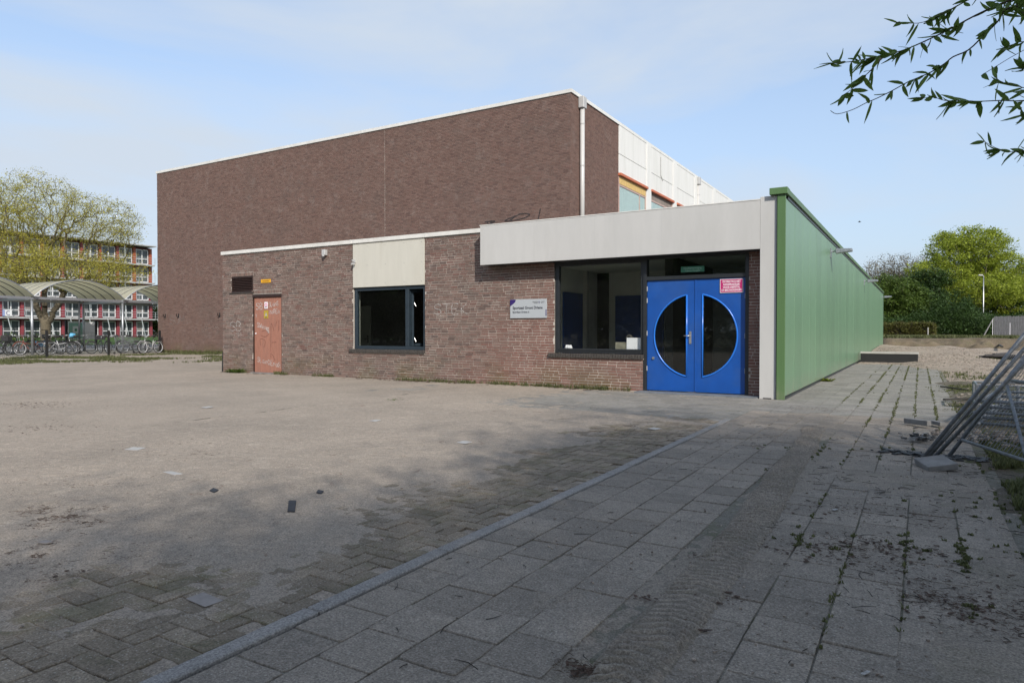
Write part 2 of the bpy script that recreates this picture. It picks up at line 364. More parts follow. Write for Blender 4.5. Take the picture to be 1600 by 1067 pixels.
def chalk(name, col, keep=0.5):
    """worn marker or chalk strokes: the wall shows through where it has worn off"""
    m, nt, N, L, P = newmat(name); pos = position(N); P.inputs['Base Color'].default_value = (*col, 1); P.inputs['Roughness'].default_value = 0.9
    tr = N.new('ShaderNodeBsdfTransparent'); ms = N.new('ShaderNodeMixShader')
    L.new(ramp(N, L, noise(N, L, pos, 22, 5, .75), keep - 0.12, keep + 0.12), ms.inputs[0]); L.new(tr.outputs[0], ms.inputs[1]); L.new(P.outputs[0], ms.inputs[2])
    L.new(ms.outputs[0], N['Material Output'].inputs[0]); return m
M_chalk = chalk('white_marker', (0.48, 0.41, 0.38), 0.47); M_chalkworn = chalk('worn_chalk', (0.37, 0.335, 0.31), 0.50); M_marker = chalk('dark_marker', (0.035, 0.03, 0.03), 0.44)
M_thinmark = chalk('faint_brown_marker', (0.16, 0.06, 0.045), 0.45)

PAL_W = [(0.106, 0.076, 0.066), (0.139, 0.095, 0.080), (0.165, 0.107, 0.087), (0.146, 0.109, 0.091), (0.180, 0.123, 0.102), (0.156, 0.087, 0.071), (0.200, 0.141, 0.118)]
PAL_H = [(0.118, 0.074, 0.063), (0.152, 0.093, 0.075), (0.168, 0.105, 0.085), (0.142, 0.092, 0.076), (0.185, 0.120, 0.098), (0.165, 0.098, 0.081)]
M_brick = brickmat('wing_brick', PAL_W, 'attr', True); M_brick_o = brickmat('wing_brick_single', PAL_W, 'obj', True)
M_brick_h = brickmat('hall_brick', PAL_H, 'attr', False)

M_sand = groundmat('plaza_sand', (0.355, 0.302, 0.242), (0.285, 0.245, 0.198), (0.395, 0.345, 0.28), 0.45, 0.75, 0.0, 0.55, 0.7)
M_paver = groundmat('paving_block', (0.275, 0.228, 0.172), (0.225, 0.188, 0.142), (0.31, 0.265, 0.205), 0.6, 0.0, 0.3, 1.6, 0.6, 0.22)
M_slab = groundmat('concrete_slab', (0.285, 0.248, 0.203), (0.225, 0.198, 0.165), (0.33, 0.29, 0.24), 0.45, 0.0, 0.0, 1.1, 0.45, 0.14)
M_slablight = groundmat('pale_concrete_slab', (0.27, 0.255, 0.225), (0.215, 0.205, 0.185), (0.31, 0.295, 0.265), 0.25, 0.0, 0.15, 0.8, 0.45, 0.12)
M_joint = groundmat('joint_sand', (0.20, 0.185, 0.155), (0.15, 0.14, 0.11), (0.23, 0.21, 0.18), 0.2, 0.0, 0.4, 0.9, 0.5)
M_drift = groundmat('sand_drift', (0.29, 0.252, 0.205), (0.235, 0.205, 0.168), (0.325, 0.285, 0.232), 0.35, 0.3, 0.1, 1.3, 0.8)
M_soil = groundmat('margin_soil', (0.105, 0.088, 0.066), (0.15, 0.13, 0.10), (0.075, 0.062, 0.046), 0.35, 0.3, 0.75, 0.9, 1.0)
M_kerb = groundmat('kerb_concrete', (0.29, 0.275, 0.255), (0.245, 0.235, 0.22), (0.31, 0.295, 0.27), 0.1, 0, 0, 2.0, 0.3, 0.06)
M_gravel = groundmat('rubble_gravel', (0.37, 0.305, 0.24), (0.29, 0.24, 0.19), (0.42, 0.36, 0.295), 0.3, 0.0, 0.25, 0.35, 1.0)
M_bank = groundmat('dug_sand_bank', (0.165, 0.13, 0.088), (0.095, 0.075, 0.052), (0.22, 0.185, 0.13), 0.1, 0.0, 0.25, 0.45, 1.0)
M_asph = groundmat('asphalt_road', (0.19, 0.19, 0.19), (0.165, 0.165, 0.165), (0.22, 0.215, 0.21), 0.1, 0, 0, 0.2, 0.2)
M_lawn = groundmat('lawn', (0.055, 0.115, 0.018), (0.045, 0.085, 0.016), (0.075, 0.13, 0.03), 0, 0, 0, 0.4, 0.8)
M_rough = groundmat('rough_ground', (0.20, 0.17, 0.12), (0.13, 0.125, 0.065), (0.24, 0.21, 0.16), 0.2, 0, 0.6, 0.15, 0.8)
M_grass = foliage('grass_blades', (0.060, 0.070, 0.025), (0.14, 0.15, 0.060))
M_stone = groundmat('rubble_stone', (0.34, 0.29, 0.24), (0.25, 0.21, 0.175), (0.42, 0.375, 0.325), 0, 0, 0, 9, 0.4, 0.35)
M_trough = groundmat('shaded_track_soil', (0.215, 0.185, 0.148), (0.17, 0.148, 0.118), (0.25, 0.215, 0.175), 0.1, 0.3, 0.1, 2.0)  # trough shade of the tread put into a darker soil colour
M_litter = plain('dry_litter', (0.075, 0.045, 0.03), 0.9, 0, 0.35, 30)
M_litterdark = plain('dark_litter', (0.03, 0.025, 0.02), 0.9, 0, 0.3, 30)
# ------------------------------------------------------------------ ground
YW, YC = 14.12, 13.75
PX0, PX1, PITX, PITY = -2.36, 0.51, 0.287, 0.298

def mesh_ground():
    V = []; xs = [-1500, -400, -120, -60, -20, 0, 20, 60, 120, 400, 1500]
    for y in xs:
        for x in xs: V.append((x, y, -0.07))
    n = len(xs); Q = [(j * n + i, j * n + i + 1, (j + 1) * n + i + 1, (j + 1) * n + i) for j in range(n - 1) for i in range(n - 1)]
    return tag(npmesh('ground', V, Q, M_rough), kind='structure')
mesh_ground()

# path bed with its slabs
def h_joint(x, y): return -0.009 + (fbm(x * 9, y * 9, 3) - 0.5) * 0.012
path = tag(grid_mesh('path', PX0, PX1 + .1, -1.0, 31.0, 0.07, h_joint, M_joint), kind='structure')
slabs = []
for k in range(10):
    for j in range(-7, 101):
        y0 = j * PITY + (0 if k % 2 == 0 else PITY / 2) + 0.01 * math.sin(k * 7)
        if y0 < -1 or y0 > 30.6: continue
        if k == 4 and y0 < 10.7 + 0.4 * math.sin(j): continue
        slabs.append((PX0 + (k + .5) * PITX, y0 + PITY / 2, k))
def wob(v, a): return v + rnd.uniform(-a, a)
slab_mesh = []
for i in range(6):
    m = MB(); w = PITX / 2 - 0.004; d = PITY / 2 - 0.004
    cs = [(-w, -d), (w, -d), (w, d), (-w, d)]; pts = []
    for a, (x, y) in enumerate(cs):
        c = 0.004 + (rnd.random() < 0.12) * rnd.uniform(0.005, 0.02)
        nx = (cs[a - 1][0] - x, cs[a - 1][1] - y); px = (cs[(a + 1) % 4][0] - x, cs[(a + 1) % 4][1] - y)
        L1 = math.hypot(*nx); L2 = math.hypot(*px)
        pts.append((x + nx[0] / L1 * c, y + nx[1] / L1 * c)); pts.append((x + px[0] / L2 * c, y + px[1] / L2 * c))
    n = 8; ins = [(x * 0.985, y * 0.985) for x, y in pts]
    vs = [(x, y, -0.05) for x, y in pts] + [(x, y, -0.004) for x, y in pts] + [(x, y, 0) for x, y in ins]
    fs = [(a, (a + 1) % n, n + (a + 1) % n, n + a) for a in range(n)] + [(n + a, n + (a + 1) % n, 2 * n + (a + 1) % n, 2 * n + a) for a in range(n)] + [tuple(range(2 * n, 3 * n))]
    m.add(vs, fs, 0.0); o = m.build('slab', M_slab); slab_mesh.append(o.data); bpy.data.objects.remove(o)
def view_ok(x, y, pad=40):
    v = Vector((x, y, 0)) - CAM; z = v.dot(_f)
    if z < 0.5: return False
    px = 800 + F * v.dot(_r) / z; py = 533.5 - F * v.dot(_u) / z
    return -pad < px < 1600 + pad and -pad < py < 1067 + pad
vis = sorted([s for s in slabs if view_ok(s[0], s[1])], key=lambda s: s[0] ** 2 + s[1] ** 2)
near = set(vis[:290])
rest = []
for s in slabs:
    if s in near:
        o = link('slab', rnd.choice(slab_mesh), path, (wob(s[0], .0015), wob(s[1], .0015), rnd.uniform(-0.004, 0.002)))
        o.rotation_euler = (rnd.uniform(-.012, .012), rnd.uniform(-.012, .012), rnd.uniform(-.006, .006) + rnd.choice((0, math.pi)))
    else:
        z = rnd.uniform(-.003, .003); w = PITX / 2 - .004; d = PITY / 2 - .004
        rest.append((s[0] - w, s[0] + w, s[1] - d, s[1] + d, -0.05, z))
V, Q, T = boxes_np(rest, [rnd.random() for _ in rest])
tag(npmesh('slab_paving', V, Q, M_slablight, path, T), kind='stuff')

# paved strip in front of the entrance
front = []
for i in range(27):
    for j in range(13):
        x0 = PX0 - 0.004 - (i + 1) * 0.3; y0 = 9.95 + j * 0.298
        if y0 + .29 > YW: continue
        if y0 < 10.1 and x0 < -6: continue
        w = 0.146
        cx, cy = x0 + .15 + (0.15 if j % 2 else 0), y0 + .149
        if cx + w > PX0 - .004: w2 = (PX0 - .006 - (cx - w)) / 2; cx = cx - w + w2
        else: w2 = w
        if w2 < .03: continue
        z = rnd.uniform(-.003, .003); front.append((cx - w2, cx + w2, cy - .1465, cy + .1465, -.05, z))
fp = tag(grid_mesh('pavement', -10.6, PX0, 9.9, YW, 0.1, lambda x, y: h_joint(x, y) + .004, M_sand), kind='structure')
V, Q, T = boxes_np(front, [rnd.random() for _ in front])
tag(npmesh('slab_paving', V, Q, M_slablight, fp, T), kind='stuff')
step = empty('door_step', (-3.95, 13.92, 0), 'worn blue grey stone slabs forming the low step under the blue door', 'door step')
for a, b in ((-5.18, -4.36), (-4.35, -3.53), (-3.52, -2.68)):
    m = MB().box(a, b, YC - .02, YW - .02, -.03, .022, 0.5); m.build('stone_slab', M_bluestone, step, bevel=.004)

# kerb
kerb = tag(MB().box(-2.462, -2.368, -1.0, 9.7, -.09, -.045).build('kerb', M_kerb), kind='structure')
y = -0.75
while y < 9.4:
    m = MB(); m.box(-.046, .046, -.497, .497, -.045, 0.010)
    o = m.build('kerb_stone', M_kerb, None, bevel=.006); o.parent = kerb; o.location = (wob(-2.415, .003), y + .5, wob(0.0, .003)); o.rotation_euler = (wob(0, .003), wob(0, .02), wob(0, .004))
    y += 1.0

# plaza: bed, blocks, sand over them
plaza = tag(grid_mesh('plaza', -60, -2.46, -12, YW, 1.2, lambda x, y: x * 0 - 0.05, M_rough), kind='structure')
tag(grid_mesh('plaza', -60, -19.2, YW, 30, 1.2, lambda x, y: x * 0 - 0.05, M_rough), kind='structure')
U = 0.106
blk = []
for i in range(-56, 1):
    for j in range(2, 95):
        d = (i - j) % 4; x = -2.475 + i * U; y = 0.3 + j * U
        if d == 0: c = (x - 2 * U, x, y, y + U)
        elif d == 3: c = (x - U, x, y, y + 2 * U)
        else: continue
        # residue trick mirrored in x: convert to cells counted leftwards
        blk.append((i, j, d))
blk = []
for i in range(0, 36):
    for j in range(0, 92):
        d = (i - j) % 4; xr = -2.472 - i * U; y = 0.35 + j * U
        if d == 0: blk.append((xr - 2 * U, xr, y, y + U, 'h'))
        elif d == 3: blk.append((xr - U, xr, y, y + 2 * U, 'v'))
bmesh_h = MB().box(-U + .004, U - .004, -U / 2 + .003, U / 2 - .003, -.06, 0, 0).build('paving_block', M_paver, bevel=.004)
bm_h = bmesh_h.data; bpy.data.objects.remove(bmesh_h)
cand = []
for b in blk:
    cx, cy = (b[0] + b[1]) / 2, (b[2] + b[3]) / 2
    if cx > -4.1 and view_ok(cx, cy, 0): cand.append((cx * cx + cy * cy, b))
cand.sort(); nearb = set(c[1] for c in cand[:290]); restb = []
for b in blk:
    cx, cy = (b[0] + b[1]) / 2, (b[2] + b[3]) / 2; z = rnd.uniform(-.004, .004)
    if b in nearb:
        o = link('paving_block', bm_h, plaza, (cx, cy, z)); o.rotation_euler = (rnd.uniform(-.02, .02), rnd.uniform(-.02, .02), (0 if b[4] == 'h' else math.pi / 2) + rnd.uniform(-.02, .02))
    else: restb.append((b[0] + .004, b[1] - .004, b[2] + .003, b[3] - .003, -.06, z))
V, Q, T = boxes_np(restb, [rnd.random() for _ in restb])
tag(npmesh('block_paving', V, Q, M_paver, plaza, T), kind='stuff')

def sand_h(x, y):
    d = -2.47 - x; n = fbm(x * 1.1 + 5, y * 1.1, 4) - .5; f = fbm(x * 11, y * 11 + 3, 4) - .5
    h = -0.012 + .024 * sstep(0.0, 1.7, d + n * 1.6) + n * .020 + f * .018
    h = h - .018 * sstep(9.6, 10.3, y + n) * sstep(-8.6, -5.0, x + n * 4) - .01 * (x > -2.475)
    h = h + .016 * sstep(0.25, 0.05, np.abs(y - (9.75 + .25 * np.sin(x)))) * (x > -6)
    return np.where(x < -8.9, np.maximum(h, -.01 + n * .02), h)
sand = tag(grid_mesh('sand', -9.0, -2.466, -1.0, YW - .01, 0.03, sand_h, M_sand), kind='structure')
tag(grid_mesh('sand', -60, -9.0, -12, YW - .01, 0.5, lambda x, y: sand_h(x, y) * (x > -9.4) + (x <= -9.4) * (fbm(x * .4, y * .4, 3) - .5) * .03, M_sand), kind='structure')
tag(grid_mesh('sand', -9.0, -2.466, -12, -1.0, 0.5, lambda x, y: x * 0, M_sand), kind='structure')
tag(grid_mesh('sand', -39.5, -19.16, YW - .01, 24.7, 0.6, lambda x, y: x * 0 + .002, M_sand), kind='structure')

# sand drifted over the slabs and the sand filled wheel track
def TRK(y): return -.95 - .045 * np.maximum(0, y - 4.5)
def drift_h(x, y):
    n = fbm(x * 1.3 + 40, y * .75 + 9, 5) - .5; f = fbm(x * 14, y * 14, 3) - .5
    lane = sstep(.42, .1, np.abs(x - TRK(y)))
    right = sstep(-.5, .75, x + n * 1.6) * sstep(11, 5, y)
    bottom = .6 * sstep(.45, .1, np.abs(x + 1.45 + (y - 3) * .05)) * sstep(7, 3, y)
    return -.017 + .017 * right + .013 * lane + .012 * bottom + n * .046 + f * .010
def lane_h(x, y):
    c = TRK(y); u = (x - c) / .135
    tread = np.abs(((y * 15.5 + np.abs(u) * 1.1 * (1 - .5 * (u > 0)) + 1.7 * fbm(x * 7, y * 4, 3)) % 1.0) - .5) * 2
    edge = sstep(1.25, .85, np.abs(u) + (fbm(x * 8, y * 3, 2) - .5) * .5)
    fade = sstep(11.2, 9.5, y)
    return -.03 + edge * fade * (.026 + .030 * sstep(.25, .6, tread) * (.35 + 1.3 * fbm(x * 4, y * 2.5, 3) ** 1.5) + (fbm(x * 22, y * 22, 2) - .5) * .010)
sd = tag(grid_mesh('sand_drift', PX0, PX1, -1.0, 12.0, 0.03, drift_h, M_drift), kind='structure')
tag(grid_mesh('wheel_track', -1.62, -.70, .8, 11.4, 0.013, lane_h, M_drift, keep=lambda x, y: np.abs(x - TRK(y)) < .24), kind='structure')

tag(grid_mesh('track_soil_shade', -1.62, -.70, .8, 10.6, 0.03, lambda x, y: -.02 + .0265 * sstep(1.15, .8, np.abs(x - TRK(y)) / .15) * sstep(9.5, 7.5, y) + (fbm(x * 9, y * 9, 3) - .5) * .012, M_trough, keep=lambda x, y: np.abs(x - TRK(y)) < .22), kind='structure')  # darker soil sheet in the troughs, stands for the shade between tread ridges
# soil margin on the right, gravel beyond it
def soil_h(x, y):
    n = fbm(x * .9, y * .9 + 50, 5) - .5; f = fbm(x * 6, y * 6, 4) - .5
    return -.02 + .05 * sstep(.35, 1.1, x + n * .8) + n * .07 + f * .03
tag(grid_mesh('soil', .12, 14.0, -2.0, 20.5, 0.06, soil_h, M_soil), kind='structure')
def gravel_h(x, y):
    n = fbm(x * .5 + 3, y * .5, 5) - .5; f = fbm(x * 5, y * 5, 3) - .5
    heap = .40 * np.exp(-((y - 44) / 9.5) ** 2) * sstep(4.6, 1.2, x + n * 2)
    edge = sstep(13.5, 19, y + n * 5) * sstep(-.1, 1.0, x + n * 1.2 + (y - 26) * .14)
    return -.06 + .085 * edge + heap + n * (.05 + .30 * sstep(34, 48, y)) * edge + f * .02
tag(grid_mesh('gravel', -2.15, 30, 12.0, 57.0, 0.14, gravel_h, M_gravel), kind='structure')
def bank_h(x, y):
    n = fbm(x * .25, y * .25, 4) - .5; f = fbm(x * 1.5, y * 1.5, 4) - .5
    s = sstep(55.2 + x * .12, 58.4 + x * .12, y + n * 4 + f * 1.5)
    return -.08 + s * .83 + n * .16 * s + f * .45 * np.clip(s * (1 - s) * 4, 0, 1)
tag(grid_mesh('dug_bank', -30, 60, 54.0, 62.0, 0.16, bank_h, M_bank), kind='structure')
tag(grid_mesh('far_ground', -40, 110, 61.9, 190, 3.0, lambda x, y: x * 0 + .74 + (fbm(x * .1, y * .1, 2) - .5) * .1, M_rough), kind='structure')
tag(MB().box(-1.5, 70, 76, 79.5, .70, .83).build('footpath', M_gravel), kind='structure')
tag(MB().box(-66, -50, -60, 140, -.06, -.02).build('road', M_asph), kind='structure')
tag(grid_mesh('lawn', -106.5, -66, -60, 140, 3, lambda x, y: x * 0 - .0 + (x < -66) * sstep(-66, -90, x) * .32, M_lawn), kind='structure')

# ------------------------------------------------------------------ scatters
def scatter_boxes(name, pts, smin, smax, mat, flat=.6, parent=None, kind='stuff', label=None, cat=None, seed=1, stretchy=1.6):
    rs = np.random.RandomState(seed); P = np.asarray(pts); n = len(P)
    base = np.array([(-1, -1, -1), (1, -1, -1), (1, 1, -1), (-1, 1, -1), (-1, -1, 1), (1, -1, 1), (1, 1, 1), (-1, 1, 1)], float)
    s = np.exp(rs.uniform(np.log(smin), np.log(smax), n)); B = base[None] * (1 + (rs.rand(n, 8, 3) - .5) * .7)
    B = B * np.stack([s * rs.uniform(1, stretchy, n), s, s * flat], 1)[:, None]
    a = rs.rand(n) * 6.28; c, d = np.cos(a)[:, None], np.sin(a)[:, None]
    X = B[..., 0] * c - B[..., 1] * d; Y = B[..., 0] * d + B[..., 1] * c; t = (rs.rand(n)[:, None] - .5) * .8
    V = np.stack([X, Y, B[..., 2] + X * t * .5], -1) + P[:, None]
    Q = (np.arange(n)[:, None, None] * 8 + np.array(BOXF)[None]).reshape(-1, 4)
    o = npmesh(name, V.reshape(-1, 3), Q, mat, parent, np.repeat(rs.rand(n), 6)); return tag(o, label, cat, kind=kind)
def tufts(name, pts, h, nb, spread, mat=None, label=None, cat=None, kind='stuff', seed=2, parent=None, width=.006):
    rs = np.random.RandomState(seed); P = np.repeat(np.asarray(pts, float), nb, 0); n = len(P)
    hh = h * rs.uniform(.4, 1.1, n); a = rs.rand(n) * 6.28; r = np.sqrt(rs.rand(n)) * spread
    b = P + np.stack([np.cos(a) * r, np.sin(a) * r, np.zeros(n)], 1); a2 = rs.rand(n) * 6.28; lean = rs.rand(n) * .9
    tip = b + np.stack([np.cos(a2) * hh * lean, np.sin(a2) * hh * lean, hh], 1); mid = b + (tip - b) * .55 + np.array([0, 0, 1]) * (hh * .12)[:, None]
    w = np.stack([-np.sin(a2), np.cos(a2), np.zeros(n)], 1) * (width * rs.uniform(.6, 1.4, n))[:, None]
    V = np.stack([b - w, b + w, mid + w * .7, mid - w * .7, tip], 1).reshape(-1, 3); i = np.arange(n)[:, None] * 5
    T = np.concatenate([i + [0, 1, 2], i + [0, 2, 3], i + [3, 2, 4]]); 
    o = npmesh(name, V, T, mat or M_grass, parent, np.tile(rs.rand(n), 3)); return tag(o, label, cat, kind=kind)
rs = np.random.RandomState(11)
def zs(P, hf): P = np.asarray(P); return np.stack([P[:, 0], P[:, 1], hf(P[:, 0], P[:, 1])], 1)
def noise_pts(n, x0, x1, y0, y1, thr, sc, ofs=0, o=4):
    X = rs.uniform(x0, x1, n); Y = rs.uniform(y0, y1, n); k = fbm(X * sc + ofs, Y * sc, o) > thr
    return np.stack([X[k], Y[k]], 1)

scatter_boxes('gravel_stones', np.concatenate([zs(noise_pts(14000, -2, 9, 16, 44, .40, .6), gravel_h), zs(noise_pts(2500, .3, 4.5, 5, 19, .5, .8), soil_h)]), .008, .028, M_stone, .6, label='loose pale rubble stones spread over the gravel and the soil margin', cat='rubble', seed=3)
pn = np.concatenate([noise_pts(2600, -6.5, -2.5, 1.2, 9.5, .5, .9), noise_pts(1400, -2.3, .9, 1.2, 9, .45, 1.1, 9)])
scatter_boxes('grit', np.column_stack([pn, np.full(len(pn), .004)]), .002, .006, M_stone, .7, label='tiny pale chips and grit lying over sand and slabs', cat='grit', seed=4)
# moss and grass in the slab joints
mp_ = []
for k in range(4, 11):
    xk = PX0 + k * PITX
    for y in np.arange(6, 31, .035):
        dens = sstep(6, 12, y) * (.35 + .65 * (k in (5, 6, 7, 8, 9)))
        if rs.rand() < dens * sstep(.32, .68, fbm(np.array([xk * 3.]), np.array([y * .9]))[0]) * .7: mp_.append((xk + rs.uniform(-.018, .018), y, -.004))
for y in np.arange(1.4, 6, .05):
    for k in (6, 7, 8, 9):
        if rs.rand() < .5 * (fbm(np.array([k * 5.]), np.array([y * 1.3]))[0] > .58): mp_.append((PX0 + k * PITX + rs.uniform(-.01, .01), y, -.008))
tufts('joint_grass', mp_, .028, 7, .014, label='moss and short grass growing in the joints of the slab path', cat='joint grass', seed=5, width=.005)
g3 = zs(noise_pts(7000, .62, 3.2, 3.2, 10.5, .36, .8, 13), soil_h)
tufts('edge_grass', g3, .07, 10, .035, label='denser green grass at the right picture edge beside the leaning fence', cat='grass', seed=21)
# grass along the right margin, patches on the path, clumps at the far plaza edge
g1 = zs(noise_pts(9000, .35, 6, 3.0, 19.5, .52, .8, 3), soil_h); g1 = g1[rs.rand(len(g1)) < sstep(.3, 2.2, g1[:, 0] + (g1[:, 1] > 12) * .8)]

tufts('margin_grass', g1, .045, 9, .05, label='patchy green grass on the dark soil right of the path', cat='grass', seed=6)
pts = []
for (px, py, n, r) in [(1235, 704, 30, .12), (1310, 708, 40, .16), (1250, 840, 30, .10), (1275, 850, 25, .08), (1440, 852, 30, .10), (1460, 855, 25, .08), (1385, 845, 16, .06), (1545, 850, 20, .07), (1575, 876, 25, .07), (1480, 875, 25, .08), (1500, 880, 20, .07), (1525, 957, 16, .04), (1555, 790, 40, .2), (1590, 800, 60, .25), (1505, 730, 40, .15), (1450, 605, 40, .5), (1500, 613, 60, .6), (1440, 577, 30, .3), (620, 625, 30, .12), (1380, 615, 16, .10), (1393, 700, 14, .1)]:
    c = gnd(px, py)
    for _ in range(n // 3 + 2): X_ = c.x + rs.normal() * r; k_ = round((X_ - PX0) / PITX); pts.append(((PX0 + k_ * PITX + rs.normal() * .012) if (rs.rand() < .65 and -2.3 < X_ < .5) else X_, c.y + rs.normal() * r * 1.2, .0))
tufts('moss_clumps', pts, .018, 12, .016, label='small green moss clumps on the sandy slabs', cat='moss', seed=7)
fe = noise_pts(5200, -36.5, -19.5, 14.5, 24.6, .50, .5, 8); fe = fe[rs.rand(len(fe)) < sstep(15.5, 21, fe[:, 1] + (-fe[:, 0] - 26) * .25)]
fe2 = noise_pts(2500, -40, -30, 11, 18, .52, .5, 8)
tufts('weedy_edge', np.column_stack([np.concatenate([fe, fe2]), np.zeros(len(fe) + len(fe2))]), .10, 8, .12, label='low weeds scattered over the sand before the hall wall and bicycle fence', cat='weeds', seed=8, width=.012)
wb = [(x, YW - .05 + rs.uniform(-.14, .02), 0) for x in rs.uniform(-19, -5.3, 420) if fbm(np.array([x * 1.1]), np.array([2.]))[0] > .46 or x > -12 and rs.rand() < .2]
hb = [(x, 24.7 + rs.uniform(-.3, .02), 0) for x in rs.uniform(-39.4, -19.3, 300)]
tufts('wall_foot_grass', wb, .11, 10, .06, label='grass and weeds along the foot of the low brick wall', cat='grass', seed=9)
tufts('hall_foot_grass', hb, .22, 12, .12, label='taller grass along the foot of the tall hall wall', cat='grass', seed=10, width=.012)
gs = [(x, y, gravel_h(np.array([x]), np.array([y]))[0]) for x, y in noise_pts(900, -1, 8, 18, 40, .6, .35, 20)]
tufts('gravel_grass', gs, .08, 10, .1, label='sparse grass tufts on the pale gravel', cat='grass', seed=12, width=.01)
bk = [(x, y, .75) for x, y in noise_pts(4000, -5, 14, 59.5, 75, .42, .3, 4)]
tufts('verge_grass', bk, .25, 10, .25, label='rough grass on top of the dug bank before the hedge', cat='grass', seed=13, width=.03)

def twigs(name, pts, lmin, lmax, r, mat, label, cat, seed):
    rs2 = random.Random(seed); m = MB()
    for x, y, z in pts:
        a = rs2.uniform(0, 6.28); L_ = rs2.uniform(lmin, lmax); b = a + rs2.uniform(-.6, .6)
        p1 = (x, y, z + r); p2 = (x + math.cos(a) * L_ * .5, y + math.sin(a) * L_ * .5, z + r * 1.6); p3 = (p2[0] + math.cos(b) * L_ * .5, p2[1] + math.sin(b) * L_ * .5, z + r)
        m.tube([p1, p2, p3], [r, r, r * .5], 3, rs2.random())
    return tag(m.build(name, mat), label, cat, kind='stuff')
tw = [(x, y, .004) for x, y in noise_pts(1000, -.9, 2.2, 2.2, 9.5, .48, 1.2, 6)] + [(x, y, .002) for x, y in noise_pts(90, -2.3, -.9, 1.8, 10, .5, 1.0, 6)]
twigs('twig_litter', tw, .02, .13, .0022, M_litterdark, 'thin dark twigs littering the slab path', 'twigs', 3)
lp = []
for (px, py, n, r) in [(30, 872, 70, .10), (15, 882, 50, .07), (75, 858, 40, .13), (100, 812, 110, .22), (130, 806, 50, .2), (30, 632, 60, .5), (60, 633, 40, .5), (85, 668, 40, .5), (60, 883, 40, .12), (300, 712, 20, .15), (270, 728, 16, .15), (1395, 855, 50, .15), (1010, 935, 20, .05), (920, 1050, 50, .05), (945, 1062, 40, .05), (1120, 935, 40, .08), (1065, 975, 40, .06), (1310, 870, 60, .18), (1340, 855, 60, .2), (1100, 870, 20, .05), (1550, 930, 90, .3), (1590, 980, 60, .2), (1470, 940, 50, .15), (1350, 800, 60, .3)]:
    c = gnd(px, py)
    for _ in range(int(n * .8)): lp.append((c.x + rs.normal() * r, c.y + rs.normal() * r * .6, .006))
scatter_boxes('leaf_litter', lp, .002, .008, M_litter, .2, label='rust brown dry leaf litter in clumps on the sand and the path', cat='leaf litter', seed=14, stretchy=2.6)
nl_ = []
for (px, py, n, r) in [(25, 872, 420, .13), (10, 885, 240, .10), (75, 858, 120, .13), (110, 812, 700, .22), (75, 800, 200, .10), (30, 632, 160, .6), (60, 633, 160, .5), (85, 668, 160, .5), (60, 895, 120, .12), (180, 870, 80, .3), (300, 712, 60, .15), (250, 700, 160, .8), (150, 760, 160, .6), (1395, 855, 160, .18), (920, 1050, 160, .06), (1310, 870, 160, .2), (1340, 855, 160, .22), (1530, 930, 260, .3), (1590, 980, 200, .2), (1470, 940, 140, .15), (1350, 800, 160, .3), (1280, 640, 160, .3)]:
    c = gnd(px, py)
    for _ in range(n): nl_.append((c.x + rs.normal() * r, c.y + rs.normal() * r * .6, .006 + rs.rand() * .004))
twigs('needle_litter', nl_, .008, .04, .0013, M_litter, 'fine rust brown needle litter drifted in patches on sand and slabs', 'litter', 5)
wf = [(x, YW - .22 + rs.uniform(-.15, .15), .006) for x in rs.uniform(-18.9, -6, 700) if fbm(np.array([x * 1.5]), np.array([7.]))[0] > .42]
scatter_boxes('wall_litter', wf, .004, .02, M_litter, .25, label='brown dry litter along the foot of the low wall', cat='leaf litter', seed=15, stretchy=2.4)

# flat countable bits on the plaza
def bit(name, corners, h, mat, label, cat, z0=.006):
    P = [gnd(*c) for c in corners]; cx = sum(p.x for p in P) / 4; cy = sum(p.y for p in P) / 4
    m = MB(); m.prism([(p.x - cx, p.y - cy) for p in P], 'Z', 0, h); o = m.build(name, mat, bevel=min(.003, h * .3)); o.location = (cx, cy, z0); return tag(o, label, cat)
M_rubber = plain('dark_rubber', (0.022, 0.024, 0.028), 0.7, 0, .15, 30)
M_tilewhite = plain('pale_tile', (0.36, 0.35, 0.33), 0.8, 0, .1, 20, bmp=.2)
M_tilegrey = plain('smooth_grey_tile', (0.24, 0.215, 0.195), 0.8, 0, .1, 20)
bit('rubber_strip', [(449, 803), (461, 803), (463, 786), (451, 786)], .012, M_rubber, 'small dark rectangular strip lying on the sandy plaza left of the path', 'rubber strip', .012)
bit('slate_piece', [(327, 770), (335, 773), (342, 769), (333, 766)], .012, M_rubber, 'small dark diamond shaped chip lying on the plaza sand', 'slate chip', .012)
bit('slate_piece', [(58, 852), (70, 854), (84, 851), (72, 848)], .010, M_tilegrey, 'flat grey chip beside the brown litter near the left edge', 'slate chip', .012)
bit('slate_piece', [(494, 773), (502, 775), (506, 771), (497, 769)], .012, M_rubber, 'small dark crumb right of the dark rubber strip on the plaza', 'slate chip', .012)
for c, s in (([(194, 704), (214, 705), (228, 701), (208, 700)], 'leftmost'), ([(255, 739), (272, 744), (286, 742), (268, 738)], 'largest and nearest')):
    bit('white_tile', c, .005, M_tilewhite, 'pale tile flush in the sandy plaza, %s of the pale ones' % s, 'paving tile', .009)
bit('white_tile', [(314, 638), (322, 639), (334, 637), (326, 636)], .005, M_tilewhite, 'pale tile in the sand, farthest left one before the orange door', 'paving tile', .012)
bit('white_tile', [(577, 659), (586, 660), (596, 658), (587, 657)], .005, M_tilewhite, 'pale tile in the sand below the open dark window', 'paving tile', .012)
bit('white_tile', [(713, 693), (727, 695), (738, 692), (724, 690)], .005, M_tilewhite, 'pale tile in the middle of the plaza, shaded', 'paving tile', .010)
